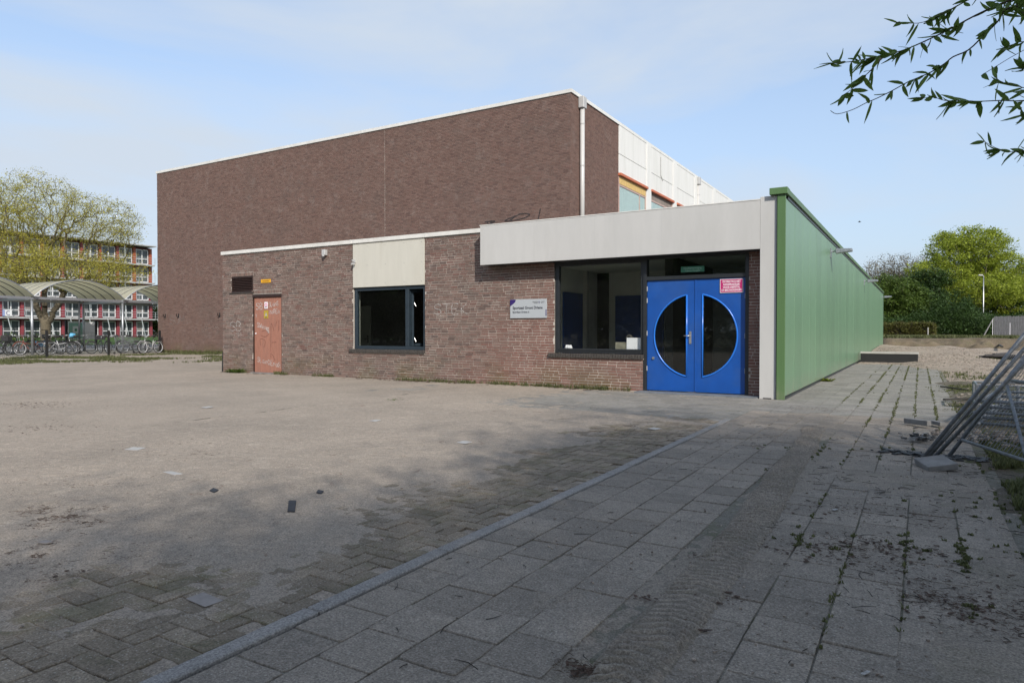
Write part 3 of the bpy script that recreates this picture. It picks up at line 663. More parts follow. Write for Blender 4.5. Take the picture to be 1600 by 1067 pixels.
bit('white_tile', [(1012, 671), (1024, 673), (1034, 671), (1022, 669)], .005, M_tilewhite, 'pale tile near the far end of the kerb', 'paving tile', .010)
bit('grey_tile', [(290, 936), (320, 949), (349, 939), (318, 926)], .004, M_tilegrey, 'smooth grey block replaced among the rough paving blocks near the kerb', 'paving block', .001)
# ------------------------------------------------------------------ brick walls
def bond(u0, u1, z0, z1, holes, seed, course=.0625, bh=.050, sl=.21, hl=.10, jt=.012):
    """wild bond: list of (ua, ub, za, zb)"""
    rr = random.Random(seed); out = []; nz_ = int(round((z1 - z0) / course))
    for c in range(nz_):
        za = z0 + c * course + jt * .5; zb = za + bh
        zc = (za + zb) / 2; act = [(h[0], h[1]) for h in holes if h[2] < zc < h[3]]
        u = u0 + (rr.uniform(.02, .2) if c else .1) - .22
        while u < u1:
            L_ = sl if rr.random() < .72 else hl; a, b = max(u, u0), min(u + L_, u1); u += L_ + jt
            segs = [(a, b)]
            for h in act:
                ns = []
                for (p, q) in segs:
                    if q <= h[0] or p >= h[1]: ns.append((p, q))
                    else:
                        if p < h[0]: ns.append((p, h[0]))
                        if q > h[1]: ns.append((h[1], q))
                segs = ns
            for (p, q) in segs:
                if q - p > .03: out.append((p, q, za, zb))
    return out

# ------------------------------------------------------------------ entrance wing
XW0, XW1 = -19.15, -2.66
wing = empty('entrance_wing', (-10.5, YW, 0), 'low brown brick entrance wing with orange door, blue double door and white canopy', 'building')
holesW = [(-18.72, -17.69, 2.50, 3.0), (-17.71, -16.42, -.1, 2.42), (-13.55, -11.02, .70, 3.8), (-7.27, -5.08, .68, 2.95), (-5.12, -2.93, -.1, 2.95)]
def wall_with_holes(u0, u1, z0, z1, holes, plane, d0, d1):
    """solid wall made of boxes around openings"""
    us = sorted(set([u0, u1] + [h[i] for h in holes for i in (0, 1)])); m = MB()
    for a, b in zip(us, us[1:]):
        mid = (a + b) / 2; hs = sorted([(max(z0, h[2]), min(z1, h[3])) for h in holes if h[0] < mid < h[1]]); z = z0
        for h in hs + [(z1, z1)]:
            if h[0] > z + 1e-4:
                if plane == 'Y': m.box(a, b, d0, d1, z, h[0])
                else: m.box(d0, d1, a, b, z, h[0])
            z = max(z, h[1])
    return m
wallW = wall_with_holes(XW0, XW1, -.1, 3.70, holesW, 'Y', YW + .0015, YW + .30).build('wall', M_mortar, wing)
SOLD = ((-18.74, -17.67, 3.0), (-17.75, -16.38, 2.4375))
bw = bond(XW0, -5.08, 0.0, 3.70, holesW + [(a, b, z, z + .12) for a, b, z in SOLD], 5) + bond(-2.93, XW1, 0.0, 2.9, [], 6)
# soldier courses over vent and orange door
for (a, b, z) in SOLD:
    x = a
    while x < b - .04: bw.append((x, x + .05, z + .006, z + .11)); x += .0625
def key(q): c = Vector(((q[0] + q[1]) / 2, YW, (q[2] + q[3]) / 2)) - CAM; return c.length - (q[1] - q[0]) * 8
hid = [q for q in bw if q[1] - q[0] > .19 and not (q[3] > 2.87)]
hid.sort(key=key); nearB = set(hid[:285])
bm1 = MB().box(-.105, .105, -.004, .02, -.025, .025).build('brick', M_brick_o, bevel=.003); bmd = bm1.data; bpy.data.objects.remove(bm1)
rest = []; restt = []
for q in bw:
    pro = rnd.uniform(-.0035, .0035); cx, cz = (q[0] + q[1]) / 2, (q[2] + q[3]) / 2
    if q in nearB:
        o = link('brick', bmd, wallW, (0, 0, 0)); o.location = Vector((cx, YW - .002 + pro, cz)) - wloc(wallW)
        o.scale = ((q[1] - q[0]) / .21, 1, 1); o.rotation_euler = (0, rnd.uniform(-.012, .012), 0)
    else: rest.append((q[0], q[1], YW - .006 + pro, YW + .02, q[2] + rnd.uniform(-.002, .002), q[3] + rnd.uniform(-.002, .002))); restt.append(rnd.random())
V, Q, T = boxes_np(rest, restt, (0, 1, 2, 3, 5))
tag(npmesh('brickwork', V, Q, M_brick, wallW, T), kind='stuff')
# end wall on the left and roof, inner shell
MB().box(XW0, XW0 + .3, YW + .302, 24.7, -.1, 3.7).build('end_wall', M_mortar, wing)
MB().box(XW0 - .03, -9.1, YW - .045, YW + .35, 3.712, 3.815).build('roof_trim', M_trim, wing)
for x in (-13.60, -11.0): MB().box(x, x + .05, YW - .052, YW - .046, 3.71, 3.818).build('trim_joint', M_trim, wing)
MB().box(XW0 - .02, -2.8, YW + .352, 24.75, 3.72, 3.80).build('roof', M_roofgrey, wing)
MB().box(-12.0, -2.8, 24.76, 53.3, 3.72, 3.80).build('roof', M_roofgrey, wing)
# rooms behind the windows
MB().box(XW0 + .3, -2.8, YW + .31, 20.5, -.06, -.01).build('floor', plain('pale_lino_floor', (.42, .40, .36), .5, 0, .1, 2), wing)
MB().box(XW0 + .31, -2.8, YW + .31, 20.5, 3.05, 3.085).build('ceiling', M_intwall, wing)
# left room: dark brick back wall with a white door ajar in its left part
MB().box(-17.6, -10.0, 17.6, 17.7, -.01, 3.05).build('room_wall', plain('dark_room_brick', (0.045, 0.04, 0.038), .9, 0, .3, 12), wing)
dr = MB().box(-17.0, -16.02, 17.53, 17.57, 0, 2.15).build('inner_doorway', M_intwhite, wing)
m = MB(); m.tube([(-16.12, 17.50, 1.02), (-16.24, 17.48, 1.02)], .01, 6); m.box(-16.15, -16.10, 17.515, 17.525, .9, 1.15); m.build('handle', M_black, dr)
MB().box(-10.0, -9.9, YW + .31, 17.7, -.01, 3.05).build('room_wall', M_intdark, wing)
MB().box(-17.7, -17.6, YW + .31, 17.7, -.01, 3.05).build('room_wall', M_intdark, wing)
# entrance hall
MB().box(-8.6, -8.5, YW + .31, 19.4, -.01, 3.05).build('room_wall', M_intwall, wing)
MB().box(-8.5, -2.8, 19.4, 19.5, -.01, 3.05).build('room_wall', M_intwall, wing)
MB().box(-2.8, -2.72, YW + .31, 19.5, -.01, 3.05).build('room_wall', M_intwall, wing)
MB().box(-8.497, -8.46, 17.0, 18.25, 0, 2.38).build('inner_doorway', M_intblue, wing)
MB().box(-8.49, -8.12, 19.36, 19.398, 0, 3.05).build('inner_doorway', M_black, wing)  # black sheet: the dark of a corridor opening put into its colour
MB().box(-7.9, -6.4, 19.35, 19.397, 0, 2.35).build('inner_doorway', M_intblue, wing)
MB().box(-8.5, -8.38, 18.35, 18.5, 0, 3.05).build('pipe_casing', M_intwhite, wing)
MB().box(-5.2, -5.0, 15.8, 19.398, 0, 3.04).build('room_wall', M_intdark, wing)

# left window
def frame_rect(m, x0, x1, z0, z1, w, y0, y1):
    m.box(x0, x0 + w, y0, y1, z0, z1); m.box(x1 - w, x1, y0, y1, z0, z1); m.box(x0 + w, x1 - w, y0, y1, z0, z0 + w); m.box(x0 + w, x1 - w, y0, y1, z1 - w, z1)
w1 = MB(); frame_rect(w1, -13.53, -11.03, .80, 2.49, .09, YW + .05, YW + .15); w1.box(-11.72, -11.60, YW + .05, YW + .15, .89, 2.40)
w1 = w1.build('window', M_bluegrey, wing, bevel=.004)
MB().box(-13.44, -11.72, YW + .10, YW + .106, .89, 2.40).build('pane', M_glassd, w1)
# open casement swung inwards on the right
cs = MB(); c, s_ = math.cos(1.15), math.sin(1.15)
def cas(u0, u1, z0, z1, t=.05):
    p = Vector((-11.59, YW + .15, 0)); d = Vector((c, s_, 0)); n = Vector((-s_, c, 0)) * t
    a, b = p + d * u0, p + d * u1
    return [(a.x, a.y, z0), (b.x, b.y, z0), (b.x + n.x, b.y + n.y, z0), (a.x + n.x, a.y + n.y, z0), (a.x, a.y, z1), (b.x, b.y, z1), (b.x + n.x, b.y + n.y, z1), (a.x + n.x, a.y + n.y, z1)]
for a in ((0, .07, .90, 2.39), (.43, .5, .90, 2.39), (.07, .43, .90, .97), (.07, .43, 2.32, 2.39)): cs.add(cas(*a), BOXF)
cs.build('casement', M_bluegrey, w1)
for z in (2.05, 1.12):
    MB().tube([(-11.50, YW + .17, z), (-11.47, YW + .12, z - .01), (-11.42, YW + .12, z - .10)], .010, 6).build('handle', M_alu, w1)
MB().box(-11.2, -11.08, YW + .2, YW + .3, .88, 1.02).build('stone_block', M_concrete, w1)
m = MB(); x = -13.66
sill = empty('window_sill', (0, 0, 0)); sill.parent = wing; sill.location = (0, 0, 0)
while x < -11.03:
    MB().box(x, x + .058, YW - .055, YW + .05, .715, .80).build('brick', M_sill, sill, bevel=.003); x += .066
MB().box(-13.6, -11.02, YW - .02, YW + .049, .70, .712).build('sill_bed', M_mortar, sill)
# cream panel with screws
cp = MB().box(-13.53, -11.03, YW - .012, YW + .04, 2.495, 3.708).build('infill_panel', M_cream, wing, bevel=.003)
m = MB()
for x in (-13.0, -12.35, -11.7, -11.12):
    for z in (2.6, 3.1, 3.62): m.tube([(x, YW - .013, z), (x, YW - .020, z)], .011, 6)
m.build('screws', M_greyplastic, cp)
# vent louvre
vt = MB(); frame_rect(vt, -18.71, -17.70, 2.51, 2.99, .035, YW - .004, YW + .06); vt = vt.build('vent', M_brownwood, wing)
MB().box(-18.68, -17.73, YW + .07, YW + .09, 2.54, 2.96).build('vent_back', M_black, vt)
for i in range(8):
    z = 2.56 + i * .052; m = MB(); m.add([(-18.675, YW + .005, z), (-17.735, YW + .005, z), (-17.735, YW + .06, z + .042), (-18.675, YW + .06, z + .042), (-18.675, YW + .005, z + .010), (-17.735, YW + .005, z + .010), (-17.735, YW + .06, z + .052), (-18.675, YW + .06, z + .052)], BOXF)
    m.build('slat', M_brownwood, vt)
MB().box(-18.80, -17.66, YW - .03, YW + .01, 2.468, 2.50).build('vent_sill', M_sill, vt)
# orange plank door with its graffiti
od = MB().box(-17.69, -16.44, YW + .065, YW + .08, .02, 2.33).build('door', M_orange, wing)
x = -17.685
for w in (.30, .32, .31, .305):
    MB().box(x + .002, x + w - .003, YW + .035, YW + .064, .03, 2.325).build('plank', M_orange, od, bevel=.003); x += w + .001
MB().box(-17.72, -16.41, YW - .01, YW + .09, 2.335, 2.415).build('lintel', M_brownwood, wing)
m = MB(); m.box(-17.708, -17.692, YW + .0, YW + .09, .0, 2.334); m.box(-16.438, -16.422, YW, YW + .09, 0, 2.334); m.build('door_frame', M_brownwood, wing)
MB().box(-17.75, -16.3, YW - .1, YW + .03, -.03, .03).build('threshold', M_concrete, wing, bevel=.004)
m = MB(); m.tube([(-17.61, YW + .034, 1.22), (-17.61, YW + .012, 1.22)], .022, 10); m.build('lock', M_whiteprint, od)

# stroke lettering
GL = {'S': [[(1, .85), (.6, 1), (.15, .9), (.1, .65), (.5, .52), (.9, .4), (.95, .15), (.5, 0), (.05, .1)]],
 'B': [[(.1, 0), (.1, 1), (.6, 1), (.85, .8), (.6, .55), (.1, .52)], [(.6, .53), (.95, .3), (.7, .03), (.1, 0)]],
 'L': [[(.1, 1), (.1, 0), (.85, .03)]], 'A': [[(0, 0), (.5, 1), (.95, 0)], [(.2, .4), (.8, .4)]],
 'N': [[(.05, 0), (.1, 1), (.85, .02), (.9, 1)]], 'G': [[(.95, .85), (.5, 1), (.1, .75), (.05, .3), (.4, 0), (.9, .1), (.92, .45), (.55, .45)]],
 'E': [[(.9, 1), (.1, .97), (.1, 0), (.9, .02)], [(.1, .52), (.7, .5)]], 'R': [[(.1, 0), (.1, 1), (.7, .97), (.85, .72), (.6, .5), (.1, .5)], [(.5, .5), (.9, 0)]],
 'M': [[(0, 0), (.12, 1), (.5, .35), (.88, 1), (1, 0)]], 'W': [[(0, 1), (.22, 0), (.5, .7), (.78, 0), (1, 1)]], 'I': [[(.5, 0), (.5, 1)]],
 'T': [[(.5, 0), (.5, 1)], [(0, 1), (1, .97)]], 'K': [[(.1, 0), (.1, 1)], [(.9, 1), (.12, .45), (.95, 0)]], 'V': [[(0, 1), (.45, 0), (.9, 1)]], 'U': [[(.05, 1), (.1, .2), (.5, 0), (.85, .2), (.9, 1)]],
 'n': [[(.1, 0), (.15, .6)], [(.12, .45), (.5, .65), (.85, .5), (.85, 0)]], 'g': [[(.8, .6), (.3, .6), (.15, .3), (.5, .1), (.8, .25), (.8, .6), (.8, -.2), (.3, -.3)]],
 'e': [[(.1, .35), (.8, .38), (.6, .62), (.2, .55), (.1, .2), (.5, 0), (.85, .1)]], 'a': [[(.8, .6), (.3, .62), (.12, .3), (.35, .02), (.8, .2), (.82, .6), (.88, 0)]], 'r': [[(.15, 0), (.15, .62)], [(.15, .4), (.5, .62), (.8, .55)]], 'o': [[(.5, .62), (.15, .4), (.3, .03), (.75, .1), (.8, .5), (.5, .62)]], 'l': [[(.4, 0), (.4, 1)]]}
def smooth_line(p, n=4):
    out = []
    for i in range(len(p) - 1):
        p0 = p[max(i - 1, 0)]; p1 = p[i]; p2 = p[i + 1]; p3 = p[min(i + 2, len(p) - 1)]
        for k in range(n):
            t = k / n; out.append(tuple(.5 * ((2 * p1[a]) + (-p0[a] + p2[a]) * t + (2 * p0[a] - 5 * p1[a] + 4 * p2[a] - p3[a]) * t * t + (-p0[a] + 3 * p1[a] - 3 * p2[a] + p3[a]) * t ** 3) for a in (0, 1)))
    out.append(p[-1]); return out
def strokes(lines, w, Y, m=None):
    """painted line ribbons in the plane Y, (x, z) points"""
    m = m or MB()
    for ln in lines:
        ln = smooth_line(ln)
        for (a, b) in zip(ln, ln[1:]):
            dx, dz = b[0] - a[0], b[1] - a[1]; L_ = math.hypot(dx, dz) or 1; nx, nz2 = -dz / L_ * w / 2, dx / L_ * w / 2; ex, ez = dx / L_ * w * .3, dz / L_ * w * .3
            Yj = Y + rnd.uniform(-.0004, .0004)
            m.add([(a[0] + nx - ex, Yj, a[1] + nz2 - ez), (a[0] - nx - ex, Yj, a[1] - nz2 - ez), (b[0] - nx + ex, Yj, b[1] - nz2 + ez), (b[0] + nx + ex, Yj, b[1] + nz2 + ez)], [(0, 1, 2, 3)])
    return m
def word(txt, x, z, h, w, Y, sw, slope=0, gap=.25, m=None):
    m = m or MB(); lines = []
    for ch in txt:
        for ln in GL.get(ch, []): lines.append([(x + u * w, z + v * h + slope * (u * w)) for u, v in ln])
        x += w * (1 + gap); z += slope * w * (1 + gap)
    return strokes(lines, sw, Y, m)
YD = YW + .032
for m in (word('SB', -17.60, 1.96, .19, .13, YD, .026), word('I', -17.64, 1.72, .10, .08, YD, .022), word('SLanG', -17.03, 2.03, .13, .070, YD, .020, .08), word('naREn', -17.0, 1.82, .13, .075, YD, .020, .02),
          word('SWang', -17.56, 1.43, .13, .09, YD, .022, -.22), strokes([[(-17.16, 1.38), (-17.10, 1.30), (-17.03, 1.25)]], .05, YD), word('SLanGEnaR', -17.56, .36, .14, .095, YD, .022, -.16)):
    m.build('graffiti', M_chalk, od)
for ln in ([[(-17.35, 1.28), (-17.15, 1.32), (-17.05, 1.2), (-17.2, 1.12), (-17.4, 1.16)], [(-17.4, .85), (-17.42, 1.05), (-17.2, 1.0), (-17.25, .8)], [(-16.95, .5), (-16.93, 1.5), (-16.8, 1.3)], [(-16.9, .95), (-16.7, .96)], [(-16.75, 1.45), (-16.66, 1.6)], [(-16.95, .62), (-16.85, .55), (-16.75, .4)], [(-16.6, 1.3), (-16.58, 1.62)]]):
    strokes([ln], .014, YD - .0006).build('graffiti', M_thinmark, od)
for m in (word('SB', -18.78, 1.30, .28, .25, YW - .012, .030, 0, .15), word('ISI', -18.62, 1.12, .12, .12, YW - .012, .022)): m.build('graffiti', M_chalkworn, wing)
m = word('STEK', -10.72, 1.72, .26, .22, YW - .012, .028, 0, .25); m.build('graffiti', M_chalkworn, wing)
# stickers on the orange door
def sticker(x0, x1, z0, z1, Y, mat, name, label, cat, extra=None):
    o = MB().box(x0, x1, Y - .003, Y, z0, z1).build(name, mat); tag(o, label, cat)
    if extra: extra(o)
    return o
st = sticker(-17.22, -17.07, 1.98, 2.18, YD - .001, M_whiteprint, 'warning_sticker', 'white sticker with a magenta ring at the top of the orange door', 'sticker')
MB().ring((-17.145, YD - .0045, 2.09), .045, .010, 'Y', 16, 4).build('ring_print', M_pink, st)
MB().box(-17.20, -17.09, YD - .0055, YD - .0042, 2.01, 2.025).build('text_bar', M_ink, st)
st = sticker(-17.24, -17.05, 1.68, 1.92, YD - .001, plain('mustard_sticker', (.42, .30, .03), .5), 'warning_sticker', 'mustard yellow warning sticker with a triangle on the orange door', 'sticker')
MB().prism([(-17.20, 1.76), (-17.09, 1.76), (-17.145, 1.87)], 'Y', YD - .006, YD - .0042).build('triangle_print', M_tilewhite, st)
MB().box(-17.20, -17.09, YD - .006, YD - .0042, 1.70, 1.72).build('text_bar', M_ink, st)
ys = MB().box(-17.31, -16.88, YW - .022, YW - .008, 2.76, 2.865).build('yellow_sign', M_yellow, bevel=.003); tag(ys, 'small yellow sign on the brick above the orange door', 'sign')
MB().box(-17.24, -16.95, YW - .0235, YW - .0222, 2.80, 2.822).build('text_line', plain('dark_orange_print', (.25, .1, .01), .6), ys)

# big window
bw_ = MB(); frame_rect(bw_, -7.26, -5.09, .80, 2.88, .10, YW + .03, YW + .14); bw_ = bw_.build('window', M_dark, wing, bevel=.004)
MB().box(-7.16, -5.19, YW + .08, YW + .086, .90, 2.78).build('pane', M_glass, bw_)
MB().box(-7.17, -5.18, YW + .015, YW + .03, .86, .90).build('drip_rail', M_dark, bw_)
MB().box(-7.16, -5.19, YW + .145, YW + .29, .86, .885).build('inner_sill', M_intwhite, bw_)
x = -7.40; sill2 = empty('window_sill'); sill2.parent = wing
while x < -5.14:
    MB().box(x, x + .056, YW - .06, YW + .03, .70, .79).build('brick', M_sill, sill2, bevel=.003); x += .064
MB().box(-7.36, -5.10, YW - .02, YW + .029, .683, .697).build('sill_bed', M_mortar, sill2)
MB().box(-5.10, -5.085, YW - .004, YW + .1, 0, .68).build('wall_end', M_mortar, wing)
# things on the inner sill
o = MB().box(-5.83, -5.46, YW + .16, YW + .28, .886, 1.05).build('cardboard_tray', plain('dusty_cardboard', (.22, .20, .15), .9, 0, .2, 8), bevel=.006); tag(o, 'dusty open cardboard tray on the inner sill of the entrance window', 'tray')
o = MB().prism([(-5.55, .90), (-5.21, .90), (-5.215, 1.15), (-5.545, 1.15)], 'Y', YW + .13, YW + .134).build('paper_notice', M_whiteprint); tag(o, 'white sheet of paper leaning inside the right corner of the entrance window', 'paper')
m = MB()
for i in range(9):
    a = i * .7; m.tube([(-7.0 + .07 * math.cos(a), YW + .20 + .03 * math.sin(a), .89), (-6.99 + .05 * math.cos(a), YW + .2 + .02 * math.sin(a), .955 + .02 * (i % 2))], [.035, .02], 6)
o = m.build('crumpled_cloth', M_whiteprint, smooth=True); tag(o, 'crumpled white cloth on the inner sill, left end of the entrance window', 'cloth')
m = MB(); m.ring((-5.53, YW + .24, 1.14), .05, .035, 'Y', 14, 6); o = m.build('brown_roll', M_sill.copy(), smooth=True); tag(o, 'brown roll behind the white paper in the entrance window', 'roll')

# double door with two half round panes
fr = MB(); fr.box(-5.12, -5.045, YW - .01, YW + .16, 0, 2.90); fr.box(-3.0, -2.93, YW - .01, YW + .16, 0, 2.90); fr.box(-5.045, -3.0, YW - .01, YW + .16, 2.375, 2.455); fr.box(-5.045, -3.0, YW - .01, YW + .16, 2.83, 2.90)
frm = fr.build('door_frame', M_dark, wing, bevel=.003)
MB().box(-5.045, -3.0, YW + .06, YW + .066, 2.455, 2.83).build('pane', M_glassd, frm)
CXD, CZD, RD = -4.02, 1.20, .865
def dpoly(side, off, rr, n=26):
    """half disc: arc plus straight chord"""
    a0 = math.acos(off / rr); pts = []
    for i in range(n + 1):
        a = -a0 + 2 * a0 * i / n; pts.append((CXD + side * rr * math.cos(a), CZD + rr * math.sin(a)))
    return pts
def door_leaf(side):
    x0, x1 = (-5.04, CXD - .004) if side < 0 else (CXD + .004, -3.005); z0, z1 = .035, 2.37
    hole = dpoly(side, .165, RD); cx = sum(p[0] for p in hole) / len(hole); cz = CZD
    n = 6; ch = [(hole[-1][0], hole[-1][1] + (hole[0][1] - hole[-1][1]) * i / n) for i in range(1, n)]; pts = hole + ch
    angs = [math.atan2(p[1] - cz, p[0] - cx) for p in pts]
    for c in ((x0, z0), (x1, z0), (x1, z1), (x0, z1)):       # add rays through the four corners
        a = math.atan2(c[1] - cz, c[0] - cx)
        for i in range(len(pts)):
            a1, a2 = angs[i], angs[(i + 1) % len(pts)]; d = (a2 - a1 + math.pi) % (2 * math.pi) - math.pi; e = (a - a1 + math.pi) % (2 * math.pi) - math.pi
            if e * d > 0 and abs(e) < abs(d):
                p, q = pts[i], pts[(i + 1) % len(pts)]; t = e / d; pts.insert(i + 1, (p[0] + (q[0] - p[0]) * t, p[1] + (q[1] - p[1]) * t)); angs.insert(i + 1, a); break
    out = []
    for a in angs:
        dx, dz = math.cos(a), math.sin(a); t = 1e9
        if dx > 1e-9: t = min(t, (x1 - cx) / dx)
        if dx < -1e-9: t = min(t, (x0 - cx) / dx)
        if dz > 1e-9: t = min(t, (z1 - cz) / dz)
        if dz < -1e-9: t = min(t, (z0 - cz) / dz)
        out.append((cx + dx * t, cz + dz * t))
    N_ = len(pts); ya, yb = YW + .03, YW + .075; m = MB(); vs = []
    for P, Y in ((out, ya), (pts, ya), (pts, yb), (out, yb)): vs += [(p[0], Y, p[1]) for p in P]
    fs = []
    for r_ in range(4):
        b0, b1 = r_ * N_, ((r_ + 1) % 4) * N_
        for i in range(N_): fs.append((b0 + i, b0 + (i + 1) % N_, b1 + (i + 1) % N_, b1 + i))
    m.add(vs, fs); leaf = m.build('door', M_blue, wing)
    hp = dpoly(side, .165, RD); loop = [(p[0], YW + .026, p[1]) for p in hp] + [(hp[0][0], YW + .026, hp[0][1])]
    m = MB(); m.tube(loop[:-1], .017, 8, cap=False); m.tube([loop[-2], loop[0]], .017, 8); m.build('glazing_bead', M_bluebead, leaf, smooth=True)
    MB().prism(hp, 'Y', YW + .05, YW + .055).build('pane', M_glassd, leaf)
    for z in (.5, 1.25, 1.95, 2.2) if side < 0 else (.5, 1.2, 2.0):
        xh = -5.043 if side < 0 else -3.002
        MB().tube([(xh, YW + .02, z - .05), (xh, YW + .02, z + .05)], .010, 8).build('hinge', M_greyplastic, leaf)
    return leaf
dl = door_leaf(-1); drt = door_leaf(1)
m = MB(); m.box(-4.135, -4.085, YW + .018, YW + .03, 1.03, 1.29); m.build('handle_plate', M_alu, dl, bevel=.003)
m = MB(); m.tube([(-4.11, YW + .018, 1.20), (-4.11, YW - .03, 1.20), (-4.23, YW - .035, 1.20)], .010, 8); m.build('handle', M_alu, dl, smooth=True)
m = MB(); m.tube([(-4.90, YW + .03, .72), (-4.90, YW + .005, .72)], .028, 12); m.build('lock', M_alu, dl)
MB().box(-4.018, -3.985, YW + .018, YW + .03, .04, 2.365).build('cover_strip', M_blue, drt, bevel=.003)
m = MB(); m.prism([(-3.30, .50), (-3.155, .92), (-3.14, 1.15), (-3.18, .85), (-3.27, .60)], 'Y', YW + .042, YW + .046); m.build('peeling_film', M_yellowblind, drt)

# canopy and pillar
MB().box(-9.07, -2.655, YC, YW - .03, 2.87, 3.805).build('canopy', M_white, wing, bevel=.003)
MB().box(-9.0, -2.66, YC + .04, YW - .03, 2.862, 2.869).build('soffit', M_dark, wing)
MB().box(-9.085, -2.655, YC - .008, YW + .1, 3.806, 3.825).build('canopy_trim', M_trim, wing)
MB().box(-2.652, -2.352, YC, YW + .05, .0, 3.86).build('pillar', M_white, wing, bevel=.003)
MB().box(-2.58, -2.43, YC - .01, YC + .03, -.0, .02).build('pillar_foot', M_black, wing)
M_pj = plain('panel_joint_line', (.40, .40, .39), .6, 0, .02)
for x in (-7.6, -6.1, -4.6): MB().box(x, x + .003, YC - .0012, YC + .0, 2.875, 3.8).build('panel_joint', M_pj, wing)

# fittings on the low wing
m = MB(); m.box(-14.63, -14.50, YW - .12, YW - .006, 3.44, 3.60); m.box(-14.61, -14.52, YW - .13, YW - .11, 3.40, 3.45)
tag(m.build('wall_sensor', M_greyplastic, bevel=.01), 'small pale sensor box high on the low wing, between vent and cream panel', 'sensor')
m = MB(); m.box(-13.50, -13.42, YW - .05, YW - .012, 3.18, 3.26); m.tube([(-13.46, YW - .05, 3.22), (-13.44, YW - .14, 3.20), (-13.40, YW - .17, 3.24)], .014, 8); m.tube([(-13.44, YW - .15, 3.14), (-13.44, YW - .05, 3.14)], .028, 8)
tag(m.build('small_camera', M_greyplastic), 'small bracket camera on the left edge of the cream panel', 'camera')

# ------------------------------------------------------------------ signs
def text(txt, size, x, z, Y, mat, name, parent, align='LEFT', bold=0.0, sx=1.0):
    c = bpy.data.curves.new(name, 'FONT'); c.body = txt; c.size = size; c.align_x = align; c.extrude = .0006; c.offset = bold
    t = bpy.data.objects.new(name, c); COL.objects.link(t); bpy.context.view_layer.update()
    me = bpy.data.meshes.new_from_object(t.evaluated_get(bpy.context.evaluated_depsgraph_get())); bpy.data.objects.remove(t); me.materials.clear(); me.materials.append(mat)
    for v in me.vertices: v.co = Vector((v.co.x * sx, -v.co.z, v.co.y))
    me.name = name; o = link(name, me, parent); o.location = Vector((x, Y, z)) - (wloc(parent) if parent else Vector()); return o
sg = empty('name_sign', (-7.945, YW - .02, 1.60), 'pale grey name board of the sports hall on the red brick left of the window', 'sign')
MB().box(-8.435, -7.45, YW - .034, YW - .010, 1.60, 2.045).build('board', M_signgrey, sg, bevel=.003)
yS = YW - .0355
MB().prism([(-8.433, 2.043), (-8.433, 1.885), (-8.33, 1.955), (-8.29, 1.99), (-8.28, 2.043)], 'Y', yS - .001, yS + .001).build('corner_print', M_purple, sg)
MB().box(-7.475, -7.452, yS - .001, yS + .001, 1.65, 1.80).build('edge_print', M_purple, sg)
text('Sportzaal Groot Driene', .091, -8.365, 1.815, yS, M_ink, 'text', sg, bold=.0022, sx=.92)
text('Sportlaan Driene 6', .062, -8.365, 1.725, yS, M_ink, 'text', sg, bold=.0012, sx=.95)
text('gemeente', .036, -7.82, 1.975, yS, M_ink, 'text', sg); text('hengelo', .034, -7.79, 1.945, yS, M_ink, 'text', sg)
text('twentse', .030, -7.60, 1.975, yS, M_ink, 'text', sg); text('sport', .030, -7.60, 1.95, yS, M_ink, 'text', sg)
m = MB(); m.ring((-7.645, yS, 1.975), .014, .004, 'Y', 10, 4); m.box(-7.65, -7.64, yS - .001, yS + .001, 1.935, 1.962); m.build('logo_print', M_purple, sg)
ps = empty('liability_sign', (-3.26, YW + .02, 2.08), 'magenta notice with white lettering at the top right of the blue door', 'sign')
MB().box(-3.50, -3.045, YW + .010, YW + .016, 2.07, 2.345).build('board', M_whiteprint, ps); MB().box(-3.49, -3.055, YW + .0085, YW + .0099, 2.08, 2.335).build('print_field', M_pink, ps)
for i, t in enumerate(('DE DIRECTIE IS NIET', 'AANSPRAKELIJK', 'VOOR DIEFSTAL', 'OF BESCHADIGINGEN')):
    text(t, .056, -3.272, 2.275 - i * .057, YW + .0078, M_whiteprint, 'text', ps, 'CENTER', .0012, .70 if i in (0, 3) else .82)
gs_ = empty('club_sticker', (-4.05, YW + .05, 2.5), 'dark green club sticker on the fanlight above the blue door', 'sticker')
MB().box(-4.32, -3.83, YW + .052, YW + .056, 2.52, 2.64).build('sheet', M_greenprint, gs_)
text('Handbalvereniging', .055, -4.075, 2.586, YW + .0508, M_greentext, 'text', gs_, 'CENTER', 0, .92); text('Cabezo Hengelo', .052, -4.075, 2.534, YW + .0508, M_greentext, 'text', gs_, 'CENTER', 0, .92)

# ------------------------------------------------------------------ tall sports hall
XH, YH, XH0, ZH = -12.03, 24.8, -39.75, 10.78
hall = empty('sports_hall', (-26, YH, 0), 'tall brown brick sports hall with white roof trim behind the low wing', 'building')
HX1 = 29.8
MB().box(XH0, XH - .006, YH + .006, 60, -.1, ZH).build('wall', M_mortar_hall, hall)
holeL = [(XW0 - .02, XH + 1, -1, 3.70), (-21.738, -21.724, -1, 12)]
b1 = [(q[0], q[1], YH - .004 + rnd.uniform(-.003, .003), YH + .02, q[2], q[3]) for q in bond(XH0, XH, 0, ZH, holeL, 8)]
V, Q, T = boxes_np(b1, [rnd.random() for _ in b1], (0, 1, 2, 3, 5)); tag(npmesh('brickwork', V, Q, M_brick_h, hall, T), kind='stuff')
b2 = [(XH - .02, XH + .004 + rnd.uniform(-.003, .003), q[0], q[1], q[2], q[3]) for q in bond(YH + .0, HX1, 3.8, ZH, [], 9)]
V, Q, T = boxes_np(b2, [rnd.random() for _ in b2], (0, 1, 2, 3, 4)); tag(npmesh('brickwork', V, Q, M_brick_h, hall, T), kind='stuff')
b3 = bond(YH, 60, 0, ZH, [], 10)[:0]
